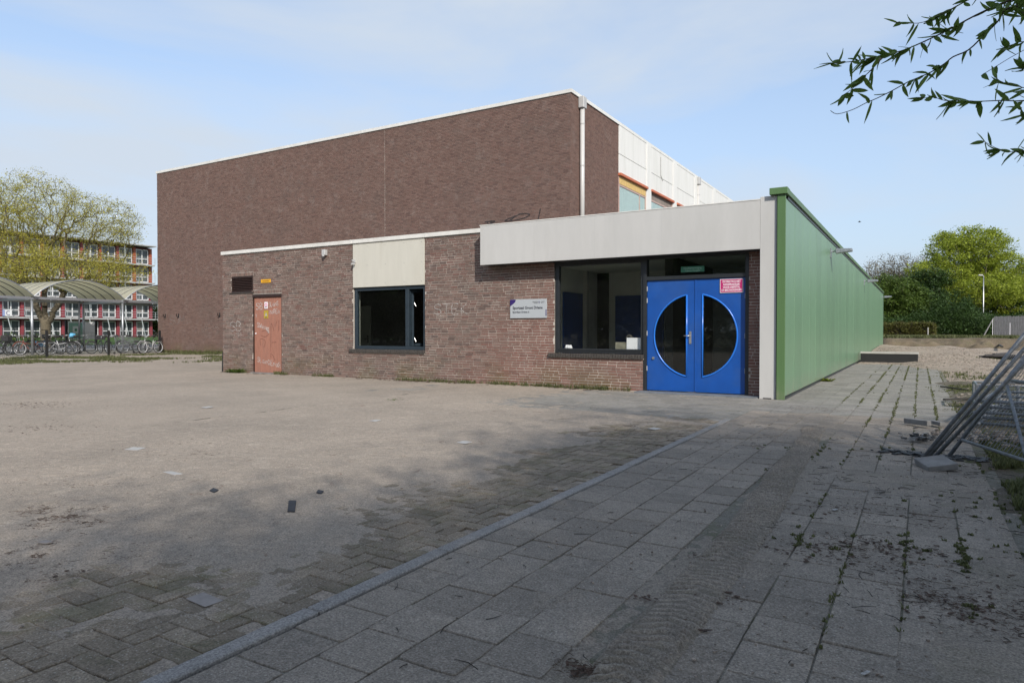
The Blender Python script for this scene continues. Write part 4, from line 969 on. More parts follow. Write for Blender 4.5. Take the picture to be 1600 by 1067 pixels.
MB().box(-21.737, -21.725, YH + .001, YH + .02, 0, ZH).build('expansion_joint', M_mortar, hall)
MB().box(XH0 - .04, XH + .05, YH - .05, YH + .3, ZH + .002, ZH + .14).build('roof_trim', M_trim, hall)
MB().box(XH - .3, XH + .05, YH + .302, 60.2, ZH + .002, ZH + .14).build('roof_trim', M_panel, hall)
MB().box(XH0 - .04, XH0 + .3, YH + .302, 60.2, ZH + .002, ZH + .13).build('roof_trim', M_trim, hall)
MB().box(XH0 + .31, XH - .31, YH + .31, 60, ZH + .001, ZH + .08).build('roof', M_roofgrey, hall)
# white facade: pilasters, upper and lower panels, windows with blind boxes
PIT_H = 4.3; y = HX1
i = 0
while y < 59:
    y1 = min(y + 3.62, 59.9)
    MB().box(XH - .004, XH + .05, y + .003, y1, 9.46, ZH - .02).build('facade_panel', M_panel, hall, bevel=.006)
    MB().box(XH - .004, XH + .05, y + .003, y1, 8.58, 9.44).build('facade_panel', M_panel, hall, bevel=.006)
    MB().box(XH - .004, XH + .05, y + .003, y1, 3.8, 5.9).build('facade_panel', M_panel, hall, bevel=.006)
    MB().box(XH - .004, XH + .085, y1 + .003, y + PIT_H - .003, 3.8, ZH - .02).build('pilaster', M_panel, hall, bevel=.006)
    if i < 3:
        wv = MB()
        for a, b, c_, d in ((y, y + .08, 5.9, 8.55), (y1 - .08, y1, 5.9, 8.55), (y + .08, y1 - .08, 5.9, 6.0), (y + .08, y1 - .08, 8.0, 8.08), (y1 - .9, y1 - .84, 6.0, 8.0)): wv.box(XH - .003, XH + .03, a, b, c_, d)
        wv = wv.build('window', plain('pinkish_window_frame', (.42, .30, .26), .6), hall)
        MB().box(XH + .004, XH + .010, y + .08, y1 - .08, 6.0, 8.0).build('pane', M_glass, wv)
        MB().box(XH - .003, XH + .001, y + .08, y1 - .08, 6.0, 8.0).build('curtain', M_curtain, wv)
        if i == 0: MB().box(XH, XH + .04, y + .05, y1 - .05, 8.09, 8.44).build('roller_blind', M_yellowblind, wv)
        MB().box(XH, XH + .16, y - .04, y1 + .04, 8.45, 8.57).build('blind_box', M_blindbox, wv, bevel=.01)
    else: MB().box(XH - .003, XH + .03, y, y1, 5.9, 8.57).build('facade_panel', M_panel, hall)
    y += PIT_H; i += 1
m = MB(); yy = HX1 + PIT_H + 1.5
m.tube([(XH + .055, yy, 10.55), (XH + .056, yy + .02, 9.6), (XH + .055, yy + .35, 9.35)], .02, 5); m.build('cable', plain('grey_cable', (.25, .25, .24), .7), hall)
for yy in (25.62, 42.62):
    dp = empty('downpipe', (XH + .12, yy, 3.8)); dp.parent = hall; dp.location = Vector((XH + .12, yy, 3.8)) - wloc(hall)
    MB().tube([(XH + .12, yy, 3.82), (XH + .12, yy, 10.35)], .095, 14).build('pipe', M_white, dp, smooth=True)
    MB().box(XH + .005, XH + .25, yy - .16, yy + .16, 10.35, 10.82).build('hopper', M_greyplastic, dp, bevel=.02)
    for z in (5.6, 8.0, 9.7): MB().tube([(XH + .12, yy, z), (XH + .12, yy, z + .05)], .105, 14).build('bracket', M_greyplastic, dp)
# graffiti above the low roof, marks and hooks low on the hall wall
word('GEMN', -14.98, 5.05, .62, .55, YH - .010, .06, 0, .12).build('graffiti', M_marker, hall); m = strokes([[(-14.9, 5.9), (-14.4, 6.15), (-13.9, 6.1), (-14.3, 5.95), (-15.1, 5.93), (-14.6, 6.1)], [(-16.0, 6.0), (-15.85, 5.7), (-15.8, 6.0), (-15.7, 5.7)], [(-13.4, 6.3), (-13.5, 5.9), (-13.6, 5.7)], [(-16.3, 5.75), (-15.6, 5.95), (-16.1, 5.98)]], .05, YH - .010)
m.build('graffiti', M_marker, hall)
for m in (word('SUM', -38.6, 1.7, .5, .45, YH - .010, .04, 0, .1), word('VEn', -35.6, 1.2, .5, .5, YH - .010, .035, 0, .1)): m.build('graffiti', chalk('faint_chalk', (.26, .22, .20), .54), hall)
for x in (-39.0, -37.7, -33.9):
    m = MB(); m.box(x - .04, x + .04, YH - .02, YH - .003, 2.08, 2.32); m.tube([(x, YH - .02, 2.14), (x, YH - .14, 2.16), (x + .04, YH - .16, 2.30)], .022, 6)
    m.build('hook', M_black, hall)

# ------------------------------------------------------------------ green clad wing
XG = -2.194
gw = empty('green_clad_wing', (XG, YC - .05, 0), 'long low changing wing clad in green metal panels, receding right of the entrance', 'building')
MB().box(-2.345, XG - .03, YC - .02, 24.9, -.1, 3.86).build('wall', M_dark, gw); MB().box(-12.0, XG - .03, 24.91, 53.4, -.1, 3.70).build('wall', M_dark, gw)
M_green = None
def greenmat(name, c1, rough, sp):
    m_, nt, N, L, P = newmat(name); pos = position(N); mpn = N.new('ShaderNodeMapping'); mpn.inputs['Scale'].default_value = (1, 1, .25); L.new(pos, mpn.inputs[0])
    n1 = noise(N, L, mpn.outputs[0], 1.5, 4, .6)
    c = ramp(N, L, n1, .3, .7, tuple(c * .92 for c in c1), tuple(c * 1.06 for c in c1)); sz = N.new('ShaderNodeSeparateXYZ'); L.new(pos, sz.inputs[0])
    oi = N.new('ShaderNodeObjectInfo'); c = mixc(N, L, 1.0, c, ramp(N, L, oi.outputs['Random'], 0, 1, (.92,) * 3, (1.08,) * 3), 'MULTIPLY')
    low = mth(N, L, 'MULTIPLY', mth(N, L, 'SUBTRACT', 1.0, mth(N, L, 'MULTIPLY', sz.outputs[2], 2.2), True), ramp(N, L, noise(N, L, pos, 3.0, 6, .7), .35, .65))
    L.new(mixc(N, L, mth(N, L, 'MULTIPLY', low, .75), c, (.19, .18, .13)), P.inputs['Base Color']); P.inputs['Roughness'].default_value = rough; P.inputs['Specular IOR Level'].default_value = sp
    bump(N, L, P, noise(N, L, pos, .8, 2, .4), .04, .02); return m_
M_green = greenmat('green_metal_cladding', (.115, .215, .122), .36, .7); M_greend = greenmat('green_metal_trim', (.075, .14, .055), .45, .35)
y = 13.76; k = 0
while y < 53.4:
    MB().box(XG - .028, XG + rnd.uniform(-.0015, .0015), y + .007, min(y + 1.093, 53.45) , .06, 3.80).build('cladding_panel', M_green, gw, bevel=.006); y += 1.1
m = MB(); yy = 13.76 + 1.1 / 4
m2 = MB().box(XG - .027, XG + .006, 13.76, 53.45, .0, .05).build('plinth', M_dark, gw)
MB().box(-2.335, XG + .006, YC - .055, YC - .0, .0, 3.862).build('corner_post', M_greend, gw, bevel=.004)
MB().box(-2.35, -2.337, YC - .03, YC, .0, 3.862).build('corner_gap', M_black, gw)
MB().box(-2.47, XG + .045, YC - .10, YC + .2, 3.865, 3.99).build('roof_cap', M_greend, gw, bevel=.005)
MB().box(XG - .25, XG + .045, YC + .203, 53.5, 3.865, 3.975).build('roof_cap', M_greend, gw, bevel=.005)
MB().box(XG - .2, XG + .012, YC + .2, 53.45, 3.80, 3.863).build('cap_shadow_gap', M_dark, gw)
for yy, n_ in ((21.2, 'nearest the entrance'), (34.6, 'middle one of three'), (51.3, 'at the far end of the wall')):
    l = empty('wall_lamp', (XG, yy, 3.42), 'grey floodlight high on the green wall, %s' % n_, 'lamp', 'floodlights along the green wall')
    MB().box(XG + .0, XG + .03, yy - .07, yy + .07, 3.36, 3.62).build('wall_plate', M_steel, l)
    MB().tube([(XG + .03, yy, 3.52), (XG + .20, yy, 3.55)], .025, 8).build('arm', M_steel, l)
    m = MB(); m.add([(XG + .14, yy - .11, 3.46), (XG + .56, yy - .11, 3.50), (XG + .56, yy + .11, 3.50), (XG + .14, yy + .11, 3.46), (XG + .14, yy - .11, 3.60), (XG + .56, yy - .11, 3.58), (XG + .56, yy + .11, 3.58), (XG + .14, yy + .11, 3.60)], BOXF)
    m.build('lamp_head', M_steel, l, bevel=.012)

# dark foundation strip at the end of the path
M_tilepale = plain('pale_cap', (.36, .35, .32), .9, 0, .1, 6)
fs_ = empty('foundation_wall', (-1.2, 31.9, 0), 'low black foundation wall with a grey top across the far end of the slab path', 'low wall')
MB().box(-2.12, -.07, 31.72, 31.95, -.05, .363).build('wall', M_black, fs_, bevel=.01); MB().box(-2.13, -.05, 31.69, 32.1, .365, .44).build('cap', M_tilepale, fs_, bevel=.008)
MB().box(-.30, -.07, 31.96, 33.4, -.05, .40).build('return_wall', M_concrete, fs_)
o = MB().tube([(XW0 - .05, YW + .04, 0), (XW0 - .05, YW + .04, .62)], [.05, .03], 8).build('shadow_stub', M_black); tag(o, 'short black stub standing in for the shadow gap at the left corner of the low wing', 'post')  # black stub added for the dark shadow gap at the wing's end
# ------------------------------------------------------------------ trees
def grow(base, start_h, lobes, n, seed, trunk_r=.2, seg=.5, shell=.35, lean=(0, 0), wiggle=.10, pathw=.3, split=None, droop=0.0, avoid=None):
    """branches reach for points spread through the crown; returns nodes, parents, radii, tips"""
    rs = np.random.RandomState(seed); base = np.array(base, float); T = []
    wt = np.array([l[3] * l[4] * l[5] for l in lobes]); wt = wt / wt.sum()
    for l, w in zip(lobes, wt):
        k = max(3, int(n * w)); d = rs.normal(size=(k, 3)); d /= np.linalg.norm(d, axis=1)[:, None]
        r = rs.rand(k) ** shell; T.append(np.array(l[:3]) + d * r[:, None] * np.array(l[3:6]))
    T = np.concatenate(T); T = T[T[:, 2] > base[2] + .5]
    if avoid is not None: T = T[~avoid(T)]
    nodes = [base]; par = [-1]; pl = [0.0]; k = int(max(2, start_h / seg))
    for i in range(1, k + 1):
        t = i / k; nodes.append(base + np.array([lean[0] * t + rs.normal() * .02 * start_h * .3, lean[1] * t + rs.normal() * .02 * start_h * .3, start_h * t])); par.append(i - 1); pl.append(pl[-1] + start_h / k)
    if split:
        top = len(nodes) - 1
        for (dx, dy, dz) in split:
            p = top; cur = nodes[top].copy(); m_ = max(3, int(math.sqrt(dx * dx + dy * dy + dz * dz) / seg))
            for i in range(1, m_ + 1):
                t = i / m_; q = nodes[top] + np.array([dx, dy, 0]) * t ** .8 + np.array([0, 0, dz]) * t ** 1.1 + rs.normal(size=3) * wiggle * seg
                nodes.append(q); par.append(p); pl.append(pl[p] + seg); p = len(nodes) - 1
    order = np.argsort(np.linalg.norm(T - nodes[k], axis=1)); cap = len(nodes) + len(T) * 14
    NA = np.zeros((cap, 3)); NA[:len(nodes)] = nodes; PL = np.zeros(cap); PL[:len(nodes)] = pl; cnt = len(nodes); tips = []; par = par + [0] * (cap - len(par)); first = int(k * .75)
    for ti in order:
        t = T[ti]; d = np.linalg.norm(NA[first:cnt] - t, axis=1); cost = d + pathw * PL[first:cnt]; j = int(np.argmin(cost)) + first
        L_ = np.linalg.norm(t - NA[j]); m_ = int(min(12, max(1, round(L_ / seg)))); p = j; st = NA[j].copy()
        for i in range(1, m_ + 1):
            u = i / m_; q = st + (t - st) * u + np.array([0, 0, 1]) * (math.sin(u * math.pi) * L_ * .08) + rs.normal(size=3) * wiggle * seg * (u < 1)
            q[2] -= droop * L_ * u * u * .3
            NA[cnt] = q; par[cnt] = p; PL[cnt] = PL[p] + L_ / m_; p = cnt; cnt += 1
        tips.append(p)
    NA = NA[:cnt]; par = np.array(par[:cnt]); w = np.zeros(cnt)
    for t in tips: w[t] += 1
    w = np.maximum(w, 0)
    for i in range(cnt - 1, 0, -1): w[par[i]] += w[i]
    w = np.maximum(w, .5); rad = trunk_r * (w / w[0]) ** .5
    return NA, par, rad, np.array(tips)
def limbs(name, NA, par, rad, mat, parent, rmin=.006, cut=0.0):
    V, Q = [], []; idx = [i for i in range(1, len(NA)) if rad[i] > cut]; idx = np.array(idx); a = NA[par[idx]]; b = NA[idx]; ra = np.maximum(np.minimum(rad[par[idx]], rad[idx] * 1.6), rmin); rb = np.maximum(rad[idx], rmin)
    d = b - a; L_ = np.linalg.norm(d, axis=1)[:, None] + 1e-6; d = d / L_; ref = np.where(np.abs(d[:, 2:3]) > .9, np.array([[1., 0, 0]]), np.array([[0, 0, 1.]])); u = np.cross(d, ref); u /= np.linalg.norm(u, axis=1)[:, None]; w = np.cross(d, u)
    out = []; thick = rb > .04
    allV, allQ, off = [], [], 0
    for mask, k in ((thick, 7), (~thick, 3)):
        if not mask.any(): continue
        A, B, RA, RB, U_, W_ = a[mask], b[mask], ra[mask], rb[mask], u[mask], w[mask]; n = len(A); an = np.arange(k) * 2 * np.pi / k
        dirs = U_[:, None] * np.cos(an)[None, :, None] + W_[:, None] * np.sin(an)[None, :, None]
        VV = np.concatenate([A[:, None] + dirs * RA[:, None, None], B[:, None] + dirs * RB[:, None, None]], 1).reshape(-1, 3)
        kk = np.arange(k); q = np.stack([kk, (kk + 1) % k, k + (kk + 1) % k, k + kk], 1); QQ = (np.arange(n)[:, None, None] * 2 * k + q[None]).reshape(-1, 4) + off
        allV.append(VV); allQ.append(QQ); off += len(VV)
    return npmesh(name, np.concatenate(allV), np.concatenate(allQ), mat, parent, smooth=True)
def leaves(name, P, n_per, spread, size, mat, parent, seed, tonef=None, flat=.5, squash=.7):
    rs = np.random.RandomState(seed); C0 = np.repeat(P, n_per, 0); n = len(C0); c = C0 + rs.normal(size=(n, 3)) * spread * np.array([1, 1, squash])
    nrm = rs.normal(size=(n, 3)); nrm[:, 2] = np.abs(nrm[:, 2]) + flat; nrm /= np.linalg.norm(nrm, axis=1)[:, None]
    t = np.cross(nrm, rs.normal(size=(n, 3))); t /= np.linalg.norm(t, axis=1)[:, None]; b = np.cross(nrm, t); s = (size * np.exp(rs.normal(size=n) * .3))[:, None]
    V = np.stack([c - t * s, c + b * s * .42 - nrm * s * .1, c + t * s, c - b * s * .42 - nrm * s * .1], 1).reshape(-1, 3)
    tone = np.clip(np.repeat(rs.rand(len(P)), n_per) * .5 + rs.rand(n) * .5, 0, 1)
    return npmesh(name, V, np.arange(4 * n).reshape(-1, 4), mat, parent, tone)
def tree(name, base, start_h, lobes, n, seed, trunk_r, leafmat, n_leaf, spread, size, label, bark=M_bark, group=None, seg=.5, split=None, lean=(0, 0), cat='tree', rmin=.006, shell=.35, leaf_seed=0, pathw=.3, flat=.5, avoid=None, wiggle=.1):
    e = empty(name, tuple(base), label, cat, group)
    NA, par, rad, tips = grow(base, start_h, lobes, n, seed, trunk_r, seg, shell, lean, split=split, pathw=pathw, avoid=avoid, wiggle=wiggle)
    limbs('trunk', NA, par, rad, bark, e, rmin)
    if leafmat is not None:
        P = NA[tips]; pp = NA[par[tips]]; P = np.concatenate([P, (P + pp) / 2]); 
        o = leaves('crown', P, n_leaf, spread, size, leafmat, e, seed + 100, flat=flat)
    return e
L_yel = foliage('young_yellow_leaves', (.27, .25, .035), (.48, .44, .08), transl=.4)
L_fresh = foliage('fresh_green_leaves', (.15, .20, .020), (.38, .44, .055), transl=.45)
L_green = foliage('mid_green_leaves', (.030, .060, .010), (.12, .18, .03), transl=.35)
L_deep = foliage('deep_green_leaves', (.010, .026, .006), (.045, .085, .016), transl=.25)
L_bud = foliage('brownish_buds', (.10, .085, .045), (.22, .20, .10), transl=.2)
L_hedge = foliage('copper_hedge_leaves', (.055, .03, .02), (.15, .17, .03), transl=.3)

# ------------------------------------------------------------------ left background
# yellow leaved tree behind the bicycle shelters
yb = at(72, 530, 49.5); ybz = (yb.x, yb.y, -.05)
def lobe(px, py, dep, rx, rz, ry=None): p = at(px, py, dep); return (p.x, p.y, p.z, rx, ry or rx, rz)
tree('yellow_leaved_tree', ybz, 1.9, [lobe(55, 330, 49, 3.6, 2.9), lobe(150, 345, 50, 3.2, 1.9), lobe(20, 400, 48, 3.5, 1.8), lobe(110, 420, 48, 4.3, 1.5), lobe(185, 425, 50, 2.2, 1.5), lobe(-15, 330, 50, 3.2, 2.6), lobe(180, 365, 50, 2.2, 1.1), lobe(-30, 430, 49, 3, 1.2)], 3200, 5, .34, L_yel, 14, .21, .046,
     'tall spreading tree with sparse yellow new leaves behind the bicycle shelters', bark=M_twig, seg=.42, split=[(1.0, .9, 2.6), (-.7, -1.0, 3.0), (.3, -.2, 3.6)], rmin=.011, pathw=.25, wiggle=.16)
# container housing block, five storeys
M_red = plain('red_column_paint', (.22, .04, .05), .5, 0, .08, .6); M_red2 = plain('faded_orange_red', (.30, .075, .035), .5, 0, .1, .6)
M_wframe = plain('white_window_frame', (.62, .62, .62), .5, 0, .03); M_slabedge = plain('grey_gallery_edge', (.33, .33, .32), .7, 0, .1, 1)
M_winglass = plain('dim_window_glass', (.045, .055, .06), .15, 0, .35, .35, spec=.8); M_galrail = plain('thin_gallery_steel', (.42, .45, .45), .5, .3, .1)
XA, ZA, SH, BY = -107.0, .34, 2.88, 2.647
apt = empty('container_housing_block', (XA, 40, ZA), 'five storey block of student container flats with red columns and white windows', 'building')
Y0a, nb = 65.6, 14
MB().box(XA - 8, XA - .3, Y0a - nb * BY, Y0a, 0, ZA + 5 * SH - .12).build('wall', plain('dark_red_wall', (.10, .018, .022), .7, 0, .2, .4), apt)
MB().box(XA - 8.2, XA + 1.3, Y0a - nb * BY, Y0a + .2, ZA + 5 * SH, ZA + 5 * SH + .16).build('roof', M_slabedge, apt)
fm = MB(); w_, h_ = 2.05, 2.35
frame_w = .13
def boxX(m, x0, x1, y0, y1, z0, z1): m.box(x0, x1, y0, y1, z0, z1)
for a in ((0, frame_w, 0, h_), (w_ - frame_w, w_, 0, h_), (w_ / 2 - .07, w_ / 2 + .07, 0, h_), (0, w_, 0, frame_w), (0, w_, h_ - frame_w, h_), (0, w_, .80, .90)): boxX(fm, 0, .10, a[0] + .002 * a[2], a[1], a[2], a[3])
fo = fm.build('window', M_wframe); fme = fo.data; bpy.data.objects.remove(fo)
po = MB().box(.02, .04, .1, w_ - .1, .1, h_ - .1).build('pane', M_winglass); pme = po.data; bpy.data.objects.remove(po)
co = MB().box(0, .34, -.19, .19, 0, SH - .2).build('column', M_red); cme = co.data; bpy.data.objects.remove(co); cme2 = cme.copy(); cme2.materials[0] = M_red2
so = MB().box(0, 1.15, -nb * BY / 2, nb * BY / 2, -.22, 0).build('gallery_floor', M_slabedge); sme = so.data; bpy.data.objects.remove(so)
curt = [plain('curtain_%d_tone' % i, c, .8, 0, .1) for i, c in enumerate(((.16, .16, .16), (.10, .105, .10), (.22, .20, .19), (.07, .08, .08)))]
cms = []
for i, cm in enumerate(curt):
    o = MB().box(.042, .05, .12, w_ * (.3 + .18 * i), .95, h_ - .14).build('curtain', cm); cms.append(o.data); bpy.data.objects.remove(o)
for s in range(5):
    z = ZA + s * SH
    if s: link('gallery_floor', sme, apt, Vector((XA, Y0a - nb * BY / 2, z)) - wloc(apt))
    for b in range(nb):
        y = Y0a - (b + 1) * BY
        wo_ = link('window', fme, apt, Vector((XA - .29, y + .30, z + .10)) - wloc(apt)); link('pane', pme, wo_); 
        if rnd.random() < .8: link('curtain', rnd.choice(cms), wo_)
        link('column', cme if rnd.random() < (.95 if s < 2 else .45) else cme2, apt, Vector((XA - .28, y + BY - .02, z)) - wloc(apt))
    if s:
        m = MB()
        for b in range(nb * 1 + 1): m.bar((XA + 1.15, Y0a - b * BY, z), (XA + 1.15, Y0a - b * BY, z + 1.05), .05)
        for zz in (.35, .7, 1.05): m.bar((XA + 1.15, Y0a - nb * BY, z + zz), (XA + 1.15, Y0a + 1.6, z + zz), .035)
        tag(m.build('railing', M_galrail, apt), kind='stuff')
for b in range(nb + 1):
    MB().bar((XA + 1.3, Y0a - b * BY + .9, ZA), (XA + 1.16, Y0a - b * BY + .35, ZA + SH), .09).build('strut', M_galrail, apt)
    if b % 2 == 0: MB().bar((XA + 1.22, Y0a - b * BY + .4, ZA + SH), (XA + 1.22, Y0a - b * BY + .4, ZA + 5 * SH), .06).build('gallery_post', M_galrail, apt)
MB().box(XA - 2, XA + 1.15, Y0a + .21, Y0a + 1.8, ZA + SH - .15, ZA + SH).build('landing', M_slabedge, apt); MB().box(XA - 2, XA + 1.15, Y0a + .21, Y0a + 1.8, ZA + 2 * SH - .15, ZA + 2 * SH).build('landing', M_slabedge, apt)
cs_ = empty('block_letter_sign', (XA + 1.3, 44.8, 3.4), 'white sign with the letter C on the gallery of the container flats', 'sign')
MB().box(XA + 1.22, XA + 1.27, 44.42, 45.25, 3.30, 4.12).build('board', M_wframe, cs_); MB().box(XA + 1.28, XA + 1.30, 44.12, 44.4, 3.30, 4.12).build('blue_edge', plain('pale_blue_edge', (.25, .30, .5), .6), cs_)
m = MB()
pts = [(XA + 1.275, 44.84 + .24 * math.cos(a), 3.71 + .27 * math.sin(a)) for a in [R(50 + 26 * i) for i in range(11)]]
m.tube(pts, .04, 4); m.build('letter', M_purple, cs_)
for (px, py, dep, rr, hh, sd) in ((250, 500, 118, 3.5, 4, 31), (246, 470, 135, 5, 6, 32)):
    b = at(px, 524, dep)
    tree('background_tree', (b.x, b.y, 0), 2, [(b.x, b.y, hh * .8, rr, rr, hh * .6), (b.x + 1, b.y + 2, hh * 1.1, rr * .7, rr * .7, hh * .4)], 200, sd, .2, L_green if sd == 31 else L_bud, 30 if sd == 31 else 6, .5, .16,
         'green bush beyond the right end of the container flats' if sd == 31 else 'thin greyish tree far behind the flats beside the hall corner', seg=.9, rmin=.02)
# hedge strip of low shrubs between lawn and road
sp = np.array([(-66.5 + rs.normal() * .5, y, .35 + rs.rand() * .5) for y in np.arange(0, 34, .12)])
tag(leaves('low_shrubs', sp, 14, .28, .11, L_green, None, 77), 'low green shrubs along the road before the flats', 'shrubs', kind='stuff')

# bicycle shelters: barrel roofs on grey posts
M_poly = None
m_, nt, N, L, P = newmat('translucent_roof_sheet'); P.inputs['Base Color'].default_value = (.58, .56, .46, 1); P.inputs['Roughness'].default_value = .45
tr = N.new('ShaderNodeBsdfTranslucent'); tr.inputs[0].default_value = (.82, .80, .64, 1); ms = N.new('ShaderNodeMixShader'); ms.inputs[0].default_value = .55
L.new(P.outputs[0], ms.inputs[1]); L.new(tr.outputs[0], ms.inputs[2]); L.new(ms.outputs[0], N['Material Output'].inputs[0]); M_poly = m_
XS, SPAN, EZ, RISE, DEEP = -40.8, 4.85, 3.05, 1.0, 4.3
lab = ['leftmost bicycle shelter with a curved roof, cut by the picture edge', 'middle bicycle shelter with a curved pale roof on grey posts', 'right bicycle shelter with a curved roof, partly behind the hall corner']
for si in range(-1, 2):
    ya = 18.4 + si * SPAN; e = empty('bicycle_shelter', (XS - DEEP / 2, ya + SPAN / 2, 0), lab[si + 1], 'shelter', 'bicycle shelters with curved roofs')
    nseg = 14; arc = [(ya + SPAN * i / nseg, EZ + .10 + RISE * (1 - (2 * i / nseg - 1) ** 2) ** .85 if 0 < i < nseg else EZ + .10) for i in range(nseg + 1)]
    bays = 5
    for b in range(bays):
        x1 = XS + .25 - b * (DEEP + .5) / bays; x0 = x1 - (DEEP + .5) / bays + .05; vs = []
        for (y, z) in arc: vs += [(x1, y, z), (x0, y, z)]
        for (y, z) in arc: vs += [(x1, y, z + .012), (x0, y, z + .012)]
        n2 = 2 * (nseg + 1); fs = []
        for i in range(nseg): a = 2 * i; fs += [(a, a + 1, a + 3, a + 2), (n2 + a, n2 + a + 2, n2 + a + 3, n2 + a + 1)]
        fs += [(0, n2, n2 + 1, 1), (2 * nseg, 2 * nseg + 1, n2 + 2 * nseg + 1, n2 + 2 * nseg)]
        for i in range(nseg): a = 2 * i; fs += [(a, a + 2, n2 + a + 2, n2 + a), (a + 1, n2 + a + 1, n2 + a + 3, a + 3)]
        MB().add(vs, fs).build('roof_sheet', M_poly, e, smooth=False)
    for b in range(bays + 1):
        xr = XS + .25 - b * (DEEP + .5) / bays + .0; MB().tube([(xr, y, z - .005) for y, z in arc], .028, 5).build('roof_rib', M_dark if 0 < b < bays else M_steel, e)
    MB().box(XS - .05, XS + .05, ya + .05, ya + SPAN - .05, EZ - .06, EZ + .08).build('beam', M_steel, e); MB().box(XS - DEEP - .05, XS - DEEP + .05, ya + .05, ya + SPAN - .05, EZ - .06, EZ + .08).build('beam', M_steel, e)
    for yy in ((ya,) if si > -1 else (ya, )): 
        MB().box(XS - DEEP, XS + .1, yy - .05, yy + .05, EZ - .09, EZ + .03).build('gutter', M_steel, e)
        for xx in (XS, XS - DEEP): MB().tube([(xx, yy, -.05), (xx, yy, EZ - .1)], .065, 10).build('post', M_steel, e, smooth=True)
    if si == 1: MB().tube([(XS, ya + SPAN, -.05), (XS, ya + SPAN, EZ)], .065, 10).build('post', M_steel, e, smooth=True)
    if si == 0: MB().tube([(XS - .05, ya + SPAN / 2, -.05), (XS - .05, ya + SPAN / 2, EZ - .07)], .05, 8).build('post', M_dark, e, smooth=True)
MB_ = None
tag(MB().box(XS - 5.5, XS + 1.2, -4, 31, -.04, .01).build('shelter_paving', M_slablight), kind='structure')

# black mesh fence before the bicycles
fl0, fl1 = Vector((-34.32, 12.9, 0)), Vector((-38.98, 24.55, 0)); fe_ = empty('mesh_fence', (fl0 + fl1) / 2, 'low black wire mesh fence with black posts in front of the bicycles', 'fence'); dv = fl1 - fl0
for t in (0, .335, .655, .985):
    p = fl0 + dv * t; MB().box(p.x - .045, p.x + .045, p.y - .045, p.y + .045, -.05, 1.33).build('post', M_black, fe_)
m = MB(); nw = int(dv.length / .10)
for i in range(nw): p = fl0 + dv * (i / nw); m.bar((p.x, p.y, .08), (p.x, p.y, 1.22), .006)
for i in range(7): z = .08 + i * .19; m.bar((fl0.x, fl0.y, z), (fl1.x, fl1.y, z), .007)
tag(m.build('wire_mesh', plain('dull_green_grey_wire', (.05, .055, .05), .6), fe_), kind='stuff')

# map board
mbp = onX(122, 531, -47.0); mb = empty('map_board', (-47, 23.9, 0), 'map board with green plan and white sheet on dark posts behind the bicycles', 'information board')
for yy in (23.15, 25.0): MB().box(-47.05, -46.93, yy - .06, yy + .06, -.05, 1.95).build('post', M_black, mb)
MB().box(-46.99, -46.95, 23.25, 24.9, .75, 1.88).build('board', M_wframe, mb); MB().box(-46.948, -46.944, 23.29, 24.15, .80, 1.83).build('map_print', plain('pale_green_plan', (.20, .36, .28), .6, 0, .1, 3), mb)
MB().box(-46.943, -46.940, 23.52, 23.92, 1.15, 1.6).build('inner_plan', plain('plan_white', (.55, .60, .56), .6, 0, .15, 9), mb); MB().box(-46.9395, -46.937, 23.64, 23.78, 1.28, 1.45).build('building_print', M_greenprint, mb)

# ------------------------------------------------------------------ bicycles
M_tyre = plain('tyre_rubber', (.015, .015, .016), .8); M_rim = plain('rim_metal', (.45, .46, .47), .35, .8); M_spoke = plain('spoke_metal', (.35, .36, .38), .4, .7); M_saddle = plain('saddle_black', (.02, .018, .018), .6)
_wm = {}
def wheel_parts(white=False):
    if white in _wm: return _wm[white]
    a = MB().ring((0, 0, 0), .335, .023, 'X', 28, 6).build('wheel', M_tyre, smooth=True); b = MB().ring((0, 0, 0), .305, .014, 'X', 28, 4).build('rim', M_wframe if white else M_rim, smooth=True)
    m = MB()
    for i in range(14): t = i * math.pi / 7; m.tube([(.015 * (-1) ** i, 0, 0), (0, .30 * math.cos(t), .30 * math.sin(t))], .0035, 3)
    m.tube([(-.04, 0, 0), (.04, 0, 0)], .028, 8); c = m.build('spokes', M_spoke); r_ = (a.data, b.data, c.data)
    for o in (a, b, c): bpy.data.objects.remove(o)
    _wm[white] = r_; return r_
